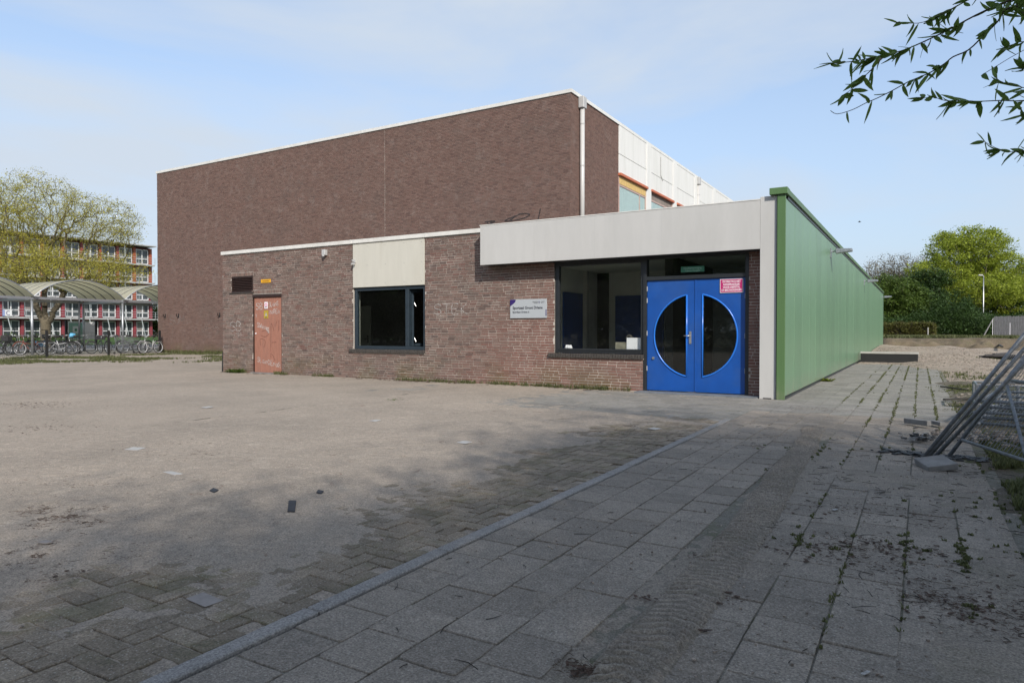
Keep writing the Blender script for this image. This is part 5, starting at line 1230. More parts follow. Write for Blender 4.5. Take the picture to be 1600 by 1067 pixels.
def bicycle(x, y, rz, colr, label, white_rim=False, crate=None, basket=False, step=True, lean=.06, extra=None, lying=False):
    """local: +Y forward, wheels in the YZ plane"""
    e = empty('bicycle', (x, y, 0), label, 'bicycle', 'bicycles parked under the shelters', rot=((lean if not lying else 1.25) * 0, lean if not lying else 1.2, rz))
    fmx = plain('bicycle_paint_%d' % int(colr[0] * 999 + colr[1] * 77 + colr[2] * 7), colr, .4, .2, .1); B = lambda m, n, mt, p=e, s=True: m.build(n, mt, p, world=False, smooth=s)
    for yy in (-.53, .55):
        a, b, c = wheel_parts(white_rim); w = link('wheel', a, e, (0, yy, .36)); link('rim', b, w); link('spokes', c, w)
        m = MB(); pts = [(0, yy + .375 * math.cos(t), .36 + .375 * math.sin(t)) for t in [R(20 + 14 * i) for i in range(10)]]; m.tube(pts, .016, 4); B(m, 'mudguard', fmx)
    m = MB(); bb = (0, -.08, .30); st = (0, -.22, .78); hd = (0, .36, .82); hb = (0, .40, .66); rw = (0, -.53, .36)
    m.tube([bb, st], .017, 6); m.tube([bb, (0, .1, .34), hb], .019, 6); m.tube([(0, -.16, .58) if step else st, hb if step else hd], .017, 6); m.tube([hb, hd], .02, 6); m.tube([rw, bb], .012, 5); m.tube([rw, (0, -.19, .70)], .011, 5); B(m, 'frame', fmx)
    m = MB()
    for sx in (-.05, .05): m.tube([(sx * .4, .41, .66), (sx, .44, .58), (sx, .55, .36)], .011, 5)
    B(m, 'fork', fmx)
    m = MB(); m.tube([hd, (0, .34, .98)], .013, 6); m.tube([(-.29, .14, 1.04), (-.26, .30, 1.06), (0, .36, 1.02), (.26, .30, 1.06), (.29, .14, 1.04)], .012, 6); B(m, 'handlebar', M_rim)
    m = MB(); m.tube([(0, -.36, .98), (0, -.30, 1.0), (0, -.20, 1.0), (0, -.08, .985)], [.07, .085, .05, .025], 8); m.tube([st, (0, -.235, .97)], .013, 6); B(m, 'saddle', M_saddle)
    m = MB(); m.box(-.07, .07, -.78, -.34, .735, .75); m.tube([(-.06, -.76, .735), (-.04, -.53, .36)], .006, 4); m.tube([(.06, -.76, .735), (.04, -.53, .36)], .006, 4); B(m, 'carrier', M_saddle, s=False)
    m = MB(); m.ring((.03, -.08, .30), .09, .008, 'X', 14, 4); m.tube([(.05, -.08, .30), (.05, .02, .16), (.12, .02, .16)], .010, 5); m.tube([(-.05, -.08, .30), (-.05, -.18, .44), (-.12, -.18, .44)], .010, 5); B(m, 'crank', M_spoke)
    if crate:
        m = MB(); c, yc, zc = crate
        m.box(-.2, .2, yc - .15, yc + .15, zc, zc + .015); m.box(-.2, -.185, yc - .15, yc + .15, zc, zc + .24); m.box(.185, .2, yc - .15, yc + .15, zc, zc + .24); m.box(-.185, .185, yc - .15, yc - .135, zc, zc + .24); m.box(-.185, .185, yc + .135, yc + .15, zc, zc + .24); B(m, 'crate', c, s=False)
    if extra: extra(e, B)
    return e
M_orangeplast = plain('orange_crate', (.55, .12, .02), .5); M_bluebag = plain('blue_pannier', (.03, .13, .24), .6); M_sky = plain('sky_blue_plastic', (.12, .42, .66), .5); M_blackcrate = plain('black_crate', (.02, .02, .022), .7)
def pannier(mat, z=.42, h=.32):
    def f(e, B):
        for sx in (-1, 1):
            m = MB(); m.box(sx * .10 - .05, sx * .10 + .05, -.76, -.38, z, z + h); o = m.build('pannier', mat, e, world=False, bevel=.02)
    return f
def cover(mat):
    def f(e, B):
        m = MB(); m.tube([(0, -.42, .95), (0, -.3, 1.05), (0, -.15, 1.06), (0, -.02, .98)], [.06, .13, .13, .05], 8); B(m, 'saddle_cover', mat)
    return f
def bpos(px, dep): p = at(px, 517, dep); return p.x, p.y
HP = math.pi
spec = [ # px, depth, heading, colour, label, kwargs
 (2, 37.2, .15, (.02, .02, .02), 'black bicycle with an orange crate at the left picture edge', dict(crate=(M_orangeplast, .55, .86))),
 (15, 38.2, -.25, (.10, .12, .13), 'dark grey bicycle behind the one with the orange crate', dict()),
 (24, 37.0, .5, (.30, .31, .32), 'silver framed bicycle with a black saddle bag, left of the grey shelter post', dict(crate=(M_blackcrate, -.55, .76))),
 (48, 36.8, .12, (.30, .08, .05), 'bicycle with a brown saddle and bright white front rim beside the first black fence post', dict(white_rim=True)),
 (76, 38.3, .3, (.03, .04, .05), 'dark bicycle with blue panniers behind the first black fence post', dict(extra=pannier(M_bluebag))),
 (96, 37.6, -.35, (.55, .55, .56), 'bicycle with a thick white frame between blue panniers and the blue saddle cover', dict()),
 (109, 38.6, .2, (.03, .03, .04), 'dark bicycle under a sky blue saddle cover', dict(extra=cover(M_sky))),
 (127, 38.2, .05, (.07, .07, .075), 'dark city bicycle with large wheels just left of the open view to the road', dict(step=False)),
 (163, 39.4, 1.4, (.03, .03, .03), 'black bicycle seen end on behind the second black fence post', dict(crate=(M_blackcrate, .55, .8))),
 (178, 40.5, .5, (.03, .035, .03), 'dark bicycle standing left behind the wire trolley', dict()),
 (208, 41.0, -.3, (.04, .04, .05), 'dark bicycle behind the right half of the wire trolley', dict()),
 (222, 40.6, .4, (.05, .05, .05), 'dark grey bicycle right behind the trolley, next to the hall', dict()),
 (236, 39.8, .2, (.5, .5, .5), 'bicycle with a pale frame nearest the hall corner', dict(white_rim=True)),
 (33, 40.8, -.1, (.06, .03, .03), 'dark red bicycle in the back row behind the grey shelter post', dict()),
 (60, 41.2, .2, (.04, .05, .04), 'dark green bicycle in the back row before the tree trunk', dict()),
 (88, 41.4, -.2, (.05, .05, .06), 'dark bicycle in the back row under the map board', dict(crate=(M_blackcrate, .55, .85))),
]
for i, (px, dep, hd_, colr, lb, kw) in enumerate(spec):
    x, y = bpos(px, dep); bicycle(x, y, (hd_ if i % 3 else hd_ + HP), colr, lb, lean=rnd.uniform(-.1, .1), **kw)
# wire shopping trolley lying among the bicycles
tx, ty = bpos(199, 38.9); tro = empty('wire_trolley', (tx, ty, 0), 'grey wire shopping trolley standing before the bicycles near the hall', 'trolley', rot=(0, 0, .15))
m = MB()
for i in range(15):
    yy = -.55 + i * .08; wdt = .2 + .08 * (1 - i / 14)
    m.tube([(-wdt, yy, 1.0 - .012 * i), (-wdt * .85, yy, .52 + .006 * i), (wdt * .85, yy, .52 + .006 * i), (wdt, yy, 1.0 - .012 * i)], .006, 3)
for z, t in ((1.0, 1), (.88, .96), (.76, .92), (.64, .88), (.53, .85)):
    for sx in (-1, 1): m.tube([(sx * .28 * t, -.56, z), (sx * .2 * t, .58, z - .15 * (z - .4))], .007 if z < 1 else .012, 4)
tag(m.build('basket', M_steel, tro, world=False), kind='stuff')
m = MB(); 
for sx in (-1, 1): m.tube([(sx * .26, -.62, 1.02), (sx * .26, -.5, .5), (sx * .24, .5, .42), (sx * .22, .62, .18)], .014, 5); m.tube([(sx * .26, -.5, .5), (sx * .26, -.62, .16)], .014, 5); m.tube([(sx * .25, .0, .46), (sx * .26, -.3, .16)], .012, 5)
m.build('undercarriage', M_steel, tro, world=False); MB().tube([(-.28, -.64, 1.03), (.28, -.64, 1.03)], .02, 6).build('handle', M_black, tro, world=False)
for sx in (-.25, .25):
    for yy in (-.62, .6): MB().ring((sx, yy, .07), .045, .022, 'X', 12, 5).build('castor', M_tyre, tro, world=False)
# ------------------------------------------------------------------ right background
ZT = .74
def tb(px, dep): p = at(px, 517, dep); return (p.x, p.y, ZT - .05)
b = tb(1520, 92)
tree('large_fresh_green_tree', b, 3.2, [lobe(1515, 395, 92, 5.2, 3.4), lobe(1470, 430, 91, 4.0, 2.6), lobe(1565, 430, 93, 4.6, 3.2), lobe(1520, 455, 90, 6.0, 2.3), lobe(1450, 470, 90, 3.4, 2.0), lobe(1585, 475, 92, 3.8, 2.0), lobe(1490, 372, 93, 2.6, 1.7), lobe(1535, 378, 92, 2.6, 1.6), lobe(1440, 430, 92, 2.2, 1.4)], 1300, 41, .5, L_fresh, 30, .36, .13,
     'large rounded tree in fresh yellow green leaf, tallest at the right', seg=.7, rmin=.02, split=[(1, 1, 3), (-1.4, 0, 3), (.5, -1, 4)])
for (px, dep, lbs, lm, nl, lab_, sd, nm, sz) in (
  (1620, 104, [(1625, 440, 4.2, 3.4), (1640, 420, 3, 2.5)], L_deep, 40, 'dark green tree at the right picture edge behind the large fresh one', 51, 'dark green_tree', .15),
  (1395, 84, [(1392, 458, 2.9, 2.3), (1402, 488, 3.0, 2.2), (1420, 470, 2.4, 1.8)], L_green, 42, 'mid green tree just right of the end of the green wall', 52, 'green_tree', .13),
  (1442, 88, [(1440, 470, 3.0, 2.4), (1455, 440, 2.5, 1.6), (1430, 495, 3.0, 1.8)], L_deep, 34, 'darker green tree between the bare trees and the large fresh one', 53, 'green_tree', .13)):
    b = tb(px, dep)
    tree(nm.replace(' ', '_'), b, 1.6, [lobe(q[0], q[1], dep, q[2], q[3]) for q in lbs], 420, sd, .22, lm, nl, .34, sz, lab_, seg=.7, rmin=.015, group='trees behind the building site')
bl = ['bare grey crowned tree at the left, just over the green wall end', 'bare tree with fine upright twigs, second from the green wall', 'tallest bare grey tree in the middle of the bare row', 'bare twiggy tree touching the large fresh green crown', 'low bare brownish tree rising from the dark thicket']
for i, (px, top, dep, w_) in enumerate(((1362, 404, 110, 2.9), (1385, 394, 112, 3.0), (1412, 390, 108, 3.2), (1442, 394, 110, 2.9), (1425, 415, 100, 2.6))):
    b = tb(px, dep); h = (517 - top) * dep / F + 1.3
    tree('bare_tree', b, h * .35, [(b[0], b[1], h * .68, w_, w_, h * .30), (b[0], b[1], h * .5, w_ * .8, w_ * .8, h * .2)], 900, 60 + i, .26, L_bud, 4, .35, .09, bl[i], bark=M_barkgrey, seg=.6, rmin=.034, group='bare trees beyond the site', shell=.5)
# dark thicket under the trees
th = []
for _ in range(5200):
    px = rs.uniform(1345, 1640); dep = rs.uniform(70, 84); top = 505 - 34 * (.5 + .5 * math.sin(px * .035)) * rs.rand() - 12 * rs.rand() - (24 if 1455 < px < 1520 else 0) * rs.rand(); p = at(px, rs.uniform(top, 522), dep + 8)
    if p.z > ZT: th.append(tuple(p))
tag(leaves('thicket', np.array(th), 22, .35, .10, L_deep, None, 88, flat=.6), 'dark green thicket of bushes under the trees behind the site', 'thicket', kind='stuff')
lf = [(rs.uniform(-20, 50), rs.uniform(112, 130), ZT + rs.uniform(0, 7)) for _ in range(3500)]
tag(leaves('far_wood', np.array(lf), 22, .6, .22, L_deep, None, 89), 'dark wood closing the view behind the trees', 'wood', kind='stuff')
# copper hedge
hg = empty('clipped_hedge', (-1, 69, ZT), 'long clipped hedge with brown and green leaves along the top of the bank', 'hedge')
hp_ = np.stack([rs.uniform(-6.5, 1.05, 2600), 69 + rs.uniform(-.5, .5, 2600), ZT + rs.uniform(.05, 1.0, 2600) ** .8 * 1.25], 1); hp_[:, 2] += (fbm(hp_[:, 0] * 2, hp_[:, 1], 2) - .5) * .3
leaves('foliage', hp_, 16, .10, .055, L_hedge, hg, 90); MB().box(-6.5, 1.0, 68.7, 69.3, ZT, ZT + 1.0).build('stems', M_litterdark, hg)
o = MB().tube([(.55, 67.8, ZT - .1), (.55, 67.8, ZT + .85)], .045, 8).build('white_marker_post', M_tilewhite); tag(o, 'short pale post in front of the right end of the hedge', 'post')
# street lamp
lb_ = tb(1536, 84); lp_ = empty('street_lamp', (lb_[0], lb_[1], ZT), 'tall grey street lamp in front of the large green tree', 'street lamp')
MB().tube([(lb_[0], lb_[1], ZT - .1), (lb_[0], lb_[1], 3.5), (lb_[0], lb_[1], 7.95)], [.09, .075, .05], 10).build('pole', M_alu, lp_, smooth=True)
m = MB(); m.tube([(lb_[0], lb_[1], 7.95), (lb_[0] - .15, lb_[1] - .1, 8.1), (lb_[0] - .55, lb_[1] - .3, 8.1)], [.05, .09, .06], 8); m.build('lamp_head', M_greyplastic, lp_)
# wooden fence at the right
wf0, wf1 = at(1553, 517, 72), at(1640, 517, 68); wfe = empty('wooden_fence', (wf0.x, wf0.y, ZT), 'weathered grey wooden fence of upright boards at the right edge', 'fence'); n = 34
M_oldwood = plain('weathered_grey_wood', (.23, .22, .22), .85, 0, .2, 4, stretch=(6, 6, .6))
for i in range(n):
    p = wf0.lerp(wf1, i / n); q = wf0.lerp(wf1, (i + .82) / n); h = 2.06 + rnd.uniform(-.03, .05)
    m = MB(); m.add([(p.x, p.y, ZT - .05), (q.x, q.y, ZT - .05), (q.x + .01, q.y + .03, ZT - .05), (p.x + .01, p.y + .03, ZT - .05), (p.x, p.y, ZT + h), (q.x, q.y, ZT + h), (q.x + .01, q.y + .03, ZT + h), (p.x + .01, p.y + .03, ZT + h)], BOXF); m.build('board', M_oldwood, wfe)
for z in (.5, 1.6): MB().bar(wf0 + Vector((0, .07, ZT + z - wf0.z)), wf1 + Vector((0, .07, ZT + z - wf1.z)), .06, .09).build('rail', M_oldwood, wfe)
MB().bar((wf0.x - .9, wf0.y - .1, ZT), (wf0.x - .05, wf0.y, ZT + 1.9), .09).build('brace', M_oldwood, wfe)
for k, px in enumerate((1551, 1578)):
    p = at(px, 517, 64); o = MB().tube([(p.x, p.y, ZT - .1), (p.x, p.y, ZT + 1.6 - .3 * k)], .022, 6).build('white_stake', M_whiteprint); tag(o, ('taller white stake before the left end of the wooden fence', 'thinner white stake in front of the wooden fence boards')[k], 'stake')
# things on the site
p = gnd(1505, 551, 0); m = MB(); m.ring((0, 0, .16), .09, .11, 'Z', 14, 8); o = m.build('blue_bucket', plain('blue_plastic', (.12, .18, .42), .5), smooth=True); o.location = (p.x, p.y, .02); tag(o, 'small blue and white plastic lump lying before the dug bank', 'plastic lump')
p = gnd(1565, 565, 0); m = MB(); 
for i in range(6): a = i * 1.1; m.bar((.3 * math.cos(a) - .5, .2 * math.sin(a), .06 + .05 * i), (.5 + .3 * math.sin(a), .25 * math.cos(a), .16 + .04 * i), .16, .07, rnd.random())
o = m.build('timber_pile', plain('dark_old_timber', (.06, .055, .055), .8, 0, .2, 8)); o.location = (p.x, p.y, .0); tag(o, 'heap of dark timber scraps on the gravel left of the leaning fence', 'timber heap', kind='stuff')
def plank(name, c0, c1, w, h, mat, label, cat, z=.02):
    a, b_ = gnd(*c0), gnd(*c1); o = MB().bar((a.x, a.y, z + h / 2), (b_.x, b_.y, z + h / 2 + .01), w, h).build(name, mat, bevel=.004); return tag(o, label, cat)
plank('broken_kerb_piece', (1415, 663), (1452, 669), .07, .07, M_concrete, 'broken piece of kerb lying across the right edge of the path', 'kerb piece')
plank('broken_kerb_piece', (1456, 664), (1473, 669), .07, .05, M_concrete, 'shorter kerb fragment right of the broken kerb piece', 'kerb piece')
plank('dark_stick', (1470, 606), (1515, 613), .05, .03, M_litterdark, 'long dark stick lying on the gravel left of the leaning fence', 'stick')
plank('dark_stick', (1475, 627), (1540, 625), .06, .03, M_litterdark, 'dark batten lying on the grass behind the leaning fence foot', 'batten')
plank('dark_stick', (1550, 535), (1566, 551), .12, .08, M_litterdark, 'dark root lying on the dug slope at the far right', 'root', .3)
def debris(name, c, n, r, s0, s1, mats, label, seed):
    rr = np.random.RandomState(seed); P = np.column_stack([c.x + rr.normal(size=n) * r, c.y + rr.normal(size=n) * r * .7, .03 + rr.rand(n) * .06]); o = scatter_boxes(name, P, s0, s1, mats, .5, label=label, cat='rubble', seed=seed); return o
M_mix = plain('black_and_white_debris', (.03, .028, .025), .6, 0, .2, 9, dirt=(.5, .48, .45, 1.0))
debris('debris_heap', gnd(1445, 690), 60, .14, .008, .03, M_mix, 'small heap of black and white debris at the path edge before the leaning fence', 31)
debris('debris_heap', gnd(1560, 692), 120, .35, .012, .035, M_stone, 'pale stone chips under the leaning fence mesh', 32)
gp = [(gnd(px, py).x, gnd(px, py).y) for px, py in ((1400, 706), (1420, 709), (1445, 712), (1470, 714), (1500, 716), (1520, 718))]
hm = []
for x, y in gp:
    for _ in range(24): hm.append((x + rs.normal() * .09, y + rs.normal() * .06, .008))
scatter_boxes('black_scraps', hm, .006, .028, M_black, .3, label='flat black plastic scraps round the feet of the leaning fence', cat='scraps', seed=33, stretchy=3)
# tilted concrete slab
m = MB(); m.box(-.13, .13, -.15, .15, -.03, .03); o = m.build('tilted_slab', M_concrete, bevel=.006); c = gnd(1465, 737); o.location = (.135, 7.62, .045); o.rotation_euler = (.10, -.16, .38); tag(o, 'tilted concrete paving slab at the foot of the leaning fence', 'slab')

# ------------------------------------------------------------------ builders' fences
def fence_panel(e, foot, r_, th, L_=3.4, H=2.0, mesh=True, st=.06):
    """tube frame leaning about its lower edge; r_ horizontal direction of the lower edge"""
    r_ = Vector((*r_, 0)).normalized(); n = Vector((-r_.y, r_.x, 0)); up = n * math.sin(th) + Vector((0, 0, math.cos(th))); P_ = lambda a, b: Vector(foot) + r_ * a + up * b; tr_ = .019
    for a in (0, L_): MB().tube([P_(a, -.0), P_(a, H)], tr_, 10).build('upright', M_tube, e, smooth=True)
    for b in (.20, H - .02): MB().tube([P_(tr_, b), P_(L_ - tr_, b)], tr_ * .85, 8).build('rail', M_tube, e, smooth=True)
    if mesh:
        m = MB(); k = int(L_ / st)
        for i in range(1, k): m.bar(P_(i * st, .22), P_(i * st, H - .04), .0045)
        for j in range(9): m.bar(P_(.02, .3 + j * .2), P_(L_ - .02, .3 + j * .2), .0045)
        tag(m.build('wire_mesh', M_tube, e), kind='stuff')
    return P_
f1 = empty('site_fence_panel', (.30, 8.40, 0), 'leaning tube framed builders fence panel with wire mesh, right edge of the picture', 'fence panel', 'stacked leaning builders fence panels')
Pf = fence_panel(f1, (.27, 8.42, .01), (.36, -.93), R(34))
MB().tube([Pf(.02, .95), Pf(3.3, .95)], .018, 8).build('middle_rail', M_tube, f1, smooth=True); MB().tube([Pf(.02, .92), Pf(1.1, .25)], .016, 8).build('brace', M_tube, f1, smooth=True)
for i, (fx, fy, th, a) in enumerate(((.02, 7.98, 33, (.30, .95)), (.06, 8.06, 35, (.32, .95)), (.13, 8.20, 36.5, (.30, .95)))):
    e = empty('site_fence_panel', (fx, fy, 0), ('frontmost bare tube of the leaning fence bundle, foot on the tilted slab', 'second tube frame from the left in the leaning fence bundle', 'third tube frame of the leaning bundle, against the meshed panel')[i], 'fence panel', 'stacked leaning builders fence panels')
    r2 = Vector((a[0], a[1], 0)).normalized(); up = Vector((.93, -.05, 0)).normalized() * math.sin(R(th)) + Vector((0, 0, math.cos(R(th)))); P0 = Vector((fx, fy, .01))
    MB().tube([P0, P0 + up * 2.0], .0195, 10).build('upright', M_tube, e, smooth=True)
    MB().tube([P0 + up * 1.98, P0 + up * 1.98 + Vector((2.2, -1.8, -.2))], .018, 8).build('rail', M_tube, e, smooth=True)
    m = MB()
    for k in range(9): s = .3 + k * .19; m.bar(P0 + up * s, P0 + up * (s + .12) + Vector((.035, .03, 0)), .005)
    for k in range(3): m.bar(P0 + up * .25 + Vector((.02 + .015 * k, .02, 0)), P0 + up * 1.9 + Vector((.02 + .015 * k, .02, 0)), .004)
    tag(m.build('wire_mesh', M_steel, e), kind='stuff')
# fence panels lying flat, stacked
base_ = gnd(1560, 668); bx, by = base_.x, base_.y
for i in range(5):
    z = .05 + i * .075; e = empty('flat_fence_panel', (bx, by, z), ('lowest', 'second lowest', 'middle', 'second highest', 'topmost')[i] + ' tube fence panel lying in the flat stack behind the leaning mesh', 'fence panel', 'fence panels lying in a flat stack'); ox, oy = rnd.uniform(-.12, .12), rnd.uniform(-.05, .05)
    A = Vector((bx - .25 + ox, by + oy, z)); r2 = Vector((.98, -.18 + .03 * i, 0)); n2 = Vector((.18, .98, 0))
    for b_ in (0, 1.95): MB().tube([A + n2 * b_, A + n2 * b_ + r2 * 3.4], .021, 8).build('rail', M_tube, e, smooth=True)
    for a in (0, 3.4): MB().tube([A + r2 * a - n2 * .1, A + r2 * a + n2 * 2.1], .019, 8).build('upright', M_tube, e, smooth=True)
    m = MB()
    for k in range(1, 34): m.bar(A + r2 * (k * .1), A + r2 * (k * .1) + n2 * 1.95, .004)
    tag(m.build('wire_mesh', M_tube, e), kind='stuff')
cg = empty('steel_mesh_crate', (bx + .45, by + 2.6, 0), 'grey steel mesh crate with small white tags behind the lying fence panels', 'crate'); cx_, cy_ = bx - .1, by + 2.4
m = MB()
for (a, b_) in ((0, 0), (2.0, 0), (0, .8), (2.0, .8)): m.tube([(cx_ + a, cy_ + b_, 0), (cx_ + a, cy_ + b_, .42)], .025, 6)
for z in (.08, .41): m.tube([(cx_, cy_, z), (cx_ + 2, cy_, z)], .018, 6); m.tube([(cx_, cy_, z), (cx_, cy_ + .8, z)], .018, 6); m.tube([(cx_, cy_ + .8, z), (cx_ + 2, cy_ + .8, z)], .018, 6)
m.tube([(cx_ + .35, cy_, .08), (cx_ + .25, cy_, .41)], .015, 6); m.tube([(cx_ + .55, cy_, .08), (cx_ + .55, cy_, .41)], .025, 6)
m.build('frame', M_tube, cg)
m = MB()
for k in range(1, 40): m.bar((cx_ + k * .05, cy_, .1), (cx_ + k * .05, cy_, .40), .006); m.bar((cx_ + k * .05, cy_ + .8, .1), (cx_ + k * .05, cy_ + .8, .40), .006)
for k in range(1, 5): m.bar((cx_, cy_, .08 + k * .07), (cx_ + 2, cy_, .08 + k * .07), .005)
tag(m.build('wire_mesh', M_tube, cg), kind='stuff')
for x in (.85, 1.55): MB().box(cx_ + x, cx_ + x + .09, cy_ - .03, cy_ - .024, .30, .36).build('tag', M_whiteprint, cg)

# ------------------------------------------------------------------ weeds
def weed(name, c, n, ln, wd, spread, label, seed, up=.6):
    rr = random.Random(seed); e = empty(name, (c[0], c[1], 0), label, 'weed'); V = []; Q = []; T = []
    for i in range(n):
        a = rr.uniform(0, 6.28); u = rr.uniform(.2, 1) * up; L_ = ln * rr.uniform(.5, 1.1); d = Vector((math.cos(a), math.sin(a), u)).normalized(); s = Vector((-math.sin(a), math.cos(a), 0)) * wd * rr.uniform(.7, 1.2)
        o = Vector((c[0], c[1], .0)) + Vector((rr.uniform(-1, 1), rr.uniform(-1, 1) * .6, 0)) * spread; q1 = o + d * L_ * .45 + s + Vector((0, 0, .01)); q2 = o + d * L_ - Vector((0, 0, L_ * .15)); q3 = o + d * L_ * .45 - s + Vector((0, 0, .01)); k = len(V)
        V += [tuple(o), tuple(q1), tuple(q2), tuple(q3)]; Q.append((k, k + 1, k + 2, k + 3)); T.append(rr.random())
    npmesh('leaves', V, Q, L_green if seed != 3 else foliage('dandelion_leaves', (.10, .15, .015), (.25, .28, .03)), e, T)
    return e
weed('weed_plant', (-18.25, YW - .22), 90, .24, .03, .22, 'bushy green weed left of the orange door', 1, 1.2)
c = gnd(1295, 598); weed('weed_plant', (XG + .13, c.y + .5), 60, .2, .025, .09, 'yellow green weed growing at the foot of the green wall', 3, .8)
weed('weed_plant', (-19.55, 24.0), 40, .35, .04, .2, 'tall weed in the corner between hall and low wing', 4, 1.6)
c = gnd(608, 625); weed('weed_plant', (c.x + .1, c.y), 30, .1, .012, .12, 'small flat green weed on the sunny sand before the dark window', 5, .3)
for nm, px, py, sz in (('white_litter', 434, 513, .0),): pass
for (px, py, s, lb2) in ((600, 624, .05, 'small pile of pale crumbs beside the flat weed on the sand'), (868, 765, .02, 'tiny white crumb on the slab path near the kerb'), (1352, 1053, .02, 'small white torn scrap at the bottom of the path'), (1305, 797, .03, 'grey torn scrap on the path below the moss')):
    c = gnd(px, py); m = MB()
    for k in range(4): m.box(-s * rnd.uniform(.2, .6) + s * .4 * (k - 1.5), s * rnd.uniform(.2, .6) + s * .4 * (k - 1.5), -s * rnd.uniform(.2, .5), s * rnd.uniform(.2, .5), 0, .0015 + .001 * k)
    o = m.build('paper_scrap', M_tilewhite); o.location = (c.x, c.y, .004); o.rotation_euler.z = px; tag(o, lb2, 'scrap')

# small bird in the sky
bp = at(1343, 347, 55); bd = empty('bird', bp, 'small dark bird flying right of the green wall', 'bird')
m = MB(); m.tube([bp + Vector((-.12, 0, 0)), bp + Vector((0, 0, .01)), bp + Vector((.12, 0, .02))], [.01, .04, .015], 6); m.build('body', M_black, bd)
for s in (-1, 1): MB().add([bp + Vector((-.03, 0, .02)), bp + Vector((.05, 0, .02)), bp + Vector((.02, s * .12, .08)), bp + Vector((-.05, s * .24, .03))], [(0, 1, 2, 3)]).build('wing', M_black, bd)

# ------------------------------------------------------------------ trees that stand beside and behind the viewer and shade the foreground
def clear_view(T): return T[:, 0] < T[:, 1] * .13 + 1.1
def shade_tree(name, x, y, zc, r_, rz, n, nl, size, sd, label, spread=.5):
    tree(name, (x, y, 0), zc - rz * 1.0, [(x, y, zc, r_, r_, rz), (x + r_ * .3, y - r_ * .3, zc + rz * .3, r_ * .7, r_ * .7, rz * .8)], n, sd, .22, L_green, nl, spread, size, label, seg=.8, shell=.75, rmin=.006, group='trees behind the viewer', avoid=clear_view)
shade_tree('shade_tree', 9.3, -2.0, 7.8, 4.4, 3.7, 700, 50, .058, 71, 'broad leafy tree behind the viewer on the right, shading the path')
shade_tree('shade_tree', 11.0, 3.0, 6.0, 3.6, 2.8, 380, 44, .058, 72, 'rounded leafy tree right of the fence panels, out of the picture')
shade_tree('shade_tree', 5.4, -5.2, 6.0, 3.0, 2.8, 480, 50, .058, 73, 'smaller leafy tree close behind the viewer')

# row of trees far behind the viewer, mirrored in the windows
for i in range(9):
    x = -62 + i * 9.5 + rnd.uniform(-2, 2); y = -27 + rnd.uniform(-3, 3); h = rnd.uniform(9, 12)
    tree('background_tree', (x, y, 0), 2.0, [(x, y, h * .55, 5, 4, h * .42)], 160, 300 + i, .25, L_green, 34, .9, .30, ['leftmost', 'second from left', 'third from left', 'fourth from left', 'middle', 'fourth from right', 'third from right', 'second from right', 'rightmost'][i] + ' leafy tree in the row closing the plaza behind the viewer', seg=1.2, rmin=.02, group='row of trees behind the viewer')
tag(leaves('shrub_belt', np.array([(rs.uniform(-75, 30), rs.uniform(-30, -27), rs.uniform(0, 3.5)) for _ in range(1500)]), 20, .5, .25, L_green, None, 97), 'belt of shrubs under the tree row behind the viewer', 'shrubs', kind='stuff')
# narrow leaved tree whose twigs hang into the picture
L_willow = foliage('narrow_dark_leaves', (.075, .14, .028), (.18, .28, .055), transl=.4)
wt = empty('narrow_leaved_tree', (3.5, 1.9, 0), 'narrow leaved tree whose dark twigs hang into the upper right of the picture', 'tree')
NA, par, rad, tips = grow((3.5, 1.9, 0), 2.6, [(3.7, 1.6, 4.9, 1.5, 1.7, 1.5), (4.2, .4, 5.4, 1.6, 1.6, 1.4)], 260, 81, .16, .4, avoid=lambda T: T[:, 0] < T[:, 1] * .13 + 1.35)
limbs('trunk', NA, par, rad, M_bark, wt, .005); leaves('crown', np.concatenate([NA[tips], (NA[tips] + NA[par[tips]]) / 2]), 30, .22, .06, L_willow, wt, 181)
lm_ = []
for k in range(5):
    w_ = (.0135, .0155, .0115, .015, .0125)[k]; L_ = (.105, .085, .115, .07, .095)[k]; cv = (.12, .25, -.1, .3, .05)[k]
    pr = [(0, 0), (.18, .8), (.45, 1), (.75, .65), (1, 0)]; vs = []; 
    for (t, q) in pr: z = -cv * L_ * t * t; vs += [(t * L_, q * w_ + .0003, z + .002), (t * L_, 0, z - .0012 * q), (t * L_, -q * w_ - .0003, z + .002)]
    fs = []
    for i in range(4): a = i * 3; fs += [(a, a + 1, a + 4, a + 3), (a + 1, a + 2, a + 5, a + 4)]
    o = MB().add(vs, fs, rnd.random()).build('leaf', L_willow, smooth=True); lm_.append(o.data); bpy.data.objects.remove(o)
def zp(x, y): return (1240 + x / 3.811, y / 3.811)
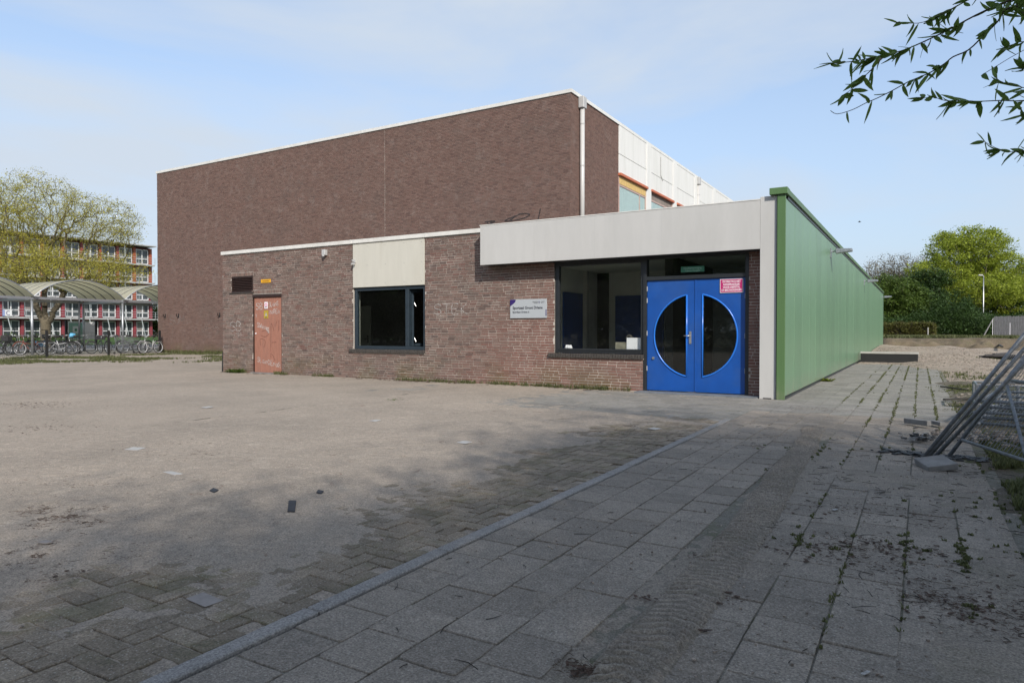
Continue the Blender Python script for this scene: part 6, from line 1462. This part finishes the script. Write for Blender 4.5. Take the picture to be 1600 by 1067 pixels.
BR = [ # polyline (zoom px), depth start..end (right to left), radius, leaves
 ([(1480, -60), (1300, 0), (1220, 30), (1080, 95), (950, 165), (850, 215), (730, 270), (640, 305), (520, 335), (420, 355), (330, 370), (215, 380)], 3.4, 3.9, .0055, 78, True),
 ([(520, 348), (460, 420), (400, 475), (350, 530), (290, 570)], 3.72, 3.78, .003, 14, False),
 ([(1150, -50), (1040, 0), (930, 60), (830, 110), (740, 140), (600, 135)], 3.55, 3.8, .0035, 30, True),
 ([(1440, -30), (1350, 30), (1260, 60), (1215, 130), (1130, 215), (1040, 300), (950, 340), (900, 380), (820, 430), (740, 465), (680, 490), (590, 540), (500, 585), (430, 615), (350, 655), (260, 680), (220, 660)], 3.5, 4.0, .005, 56, True),
 ([(1560, 560), (1372, 600), (1230, 600), (1100, 605), (1000, 600), (900, 600), (830, 580), (750, 590)], 3.7, 3.9, .0038, 34, True),
 ([(1480, 560), (1372, 525), (1300, 505), (1240, 490), (1200, 460)], 3.7, 3.8, .003, 14, True),
 ([(1520, 930), (1372, 900), (1290, 905), (1200, 880), (1130, 840)], 3.7, 3.85, .003, 24, True),
 ([(1460, 250), (1372, 300), (1290, 345), (1200, 400), (1115, 452)], 3.6, 3.8, .0022, 3, False),
 ([(1460, 300), (1372, 250), (1300, 270), (1240, 290)], 3.5, 3.6, .003, 14, True),
 ([(1500, 100), (1400, 90), (1340, 60), (1320, 10), (1280, -20)], 3.4, 3.5, .004, 22, True),
 ([(1500, 380), (1420, 420), (1350, 400), (1330, 350)], 3.5, 3.55, .003, 12, True),
 ([(1500, 640), (1430, 650), (1380, 680), (1350, 640)], 3.6, 3.65, .003, 12, True)]
joinp = Vector((3.4, 2.0, 3.0)); rl = random.Random(5)
for bi, (pl_, d0, d1, rr_, nlf, dense) in enumerate(BR):
    pts = [at(*zp(*q), d0 + (d1 - d0) * i / (len(pl_) - 1)) for i, q in enumerate(pl_)]
    fine = [Vector((*smooth_line([(p.x, p.y) for p in pts], 3)[k], 0)) for k in range((len(pts) - 1) * 3 + 1)]; zz = smooth_line([(p.z, 0) for p in pts], 3)
    for k, v in enumerate(fine): v.z = zz[k][0]
    full = list(fine)
    if bi in (0, 2, 3, 4, 5, 6, 7, 8, 9, 10, 11):
        s = fine[0]; j = joinp + Vector((0, 0, .12 * bi - .4)); full = [j, j.lerp(s, .35) + Vector((0, 0, .25)), j.lerp(s, .7) + Vector((0, 0, .18))] + fine
    n_ = len(full); br = MB().tube(full, [max(.0016, rr_ * (2.2 - 1.2 * min(1, i / 4)) * (1 - .65 * i / n_)) for i in range(n_)], 5).build('branch', M_bark, wt, smooth=True)
    for q in range(nlf):
        t = rl.random() ** (.9 if dense else 1.0) * (len(fine) - 1.01); i = int(t); p = fine[i].lerp(fine[i + 1], t - i); d = (fine[i + 1] - fine[i]).normalized()
        dr = (d * rl.uniform(.2, 1.1) + Vector((rl.gauss(0, .55), rl.gauss(0, .55), rl.gauss(-.22, .6)))).normalized()
        if bi == 3 and i > 33: 
            if rl.random() < .75: continue
        o = link('leaf', rl.choice(lm_), br, p - wloc(wt)); q_ = dr.to_track_quat('X', 'Z'); o.rotation_mode = 'QUATERNION'; o.rotation_quaternion = q_ @ Matrix.Rotation(rl.uniform(0, 6.28), 3, 'X').to_quaternion()
        o.scale = (rl.uniform(.5, 1.15), rl.uniform(.5, 1.1), rl.uniform(.6, 2.2))
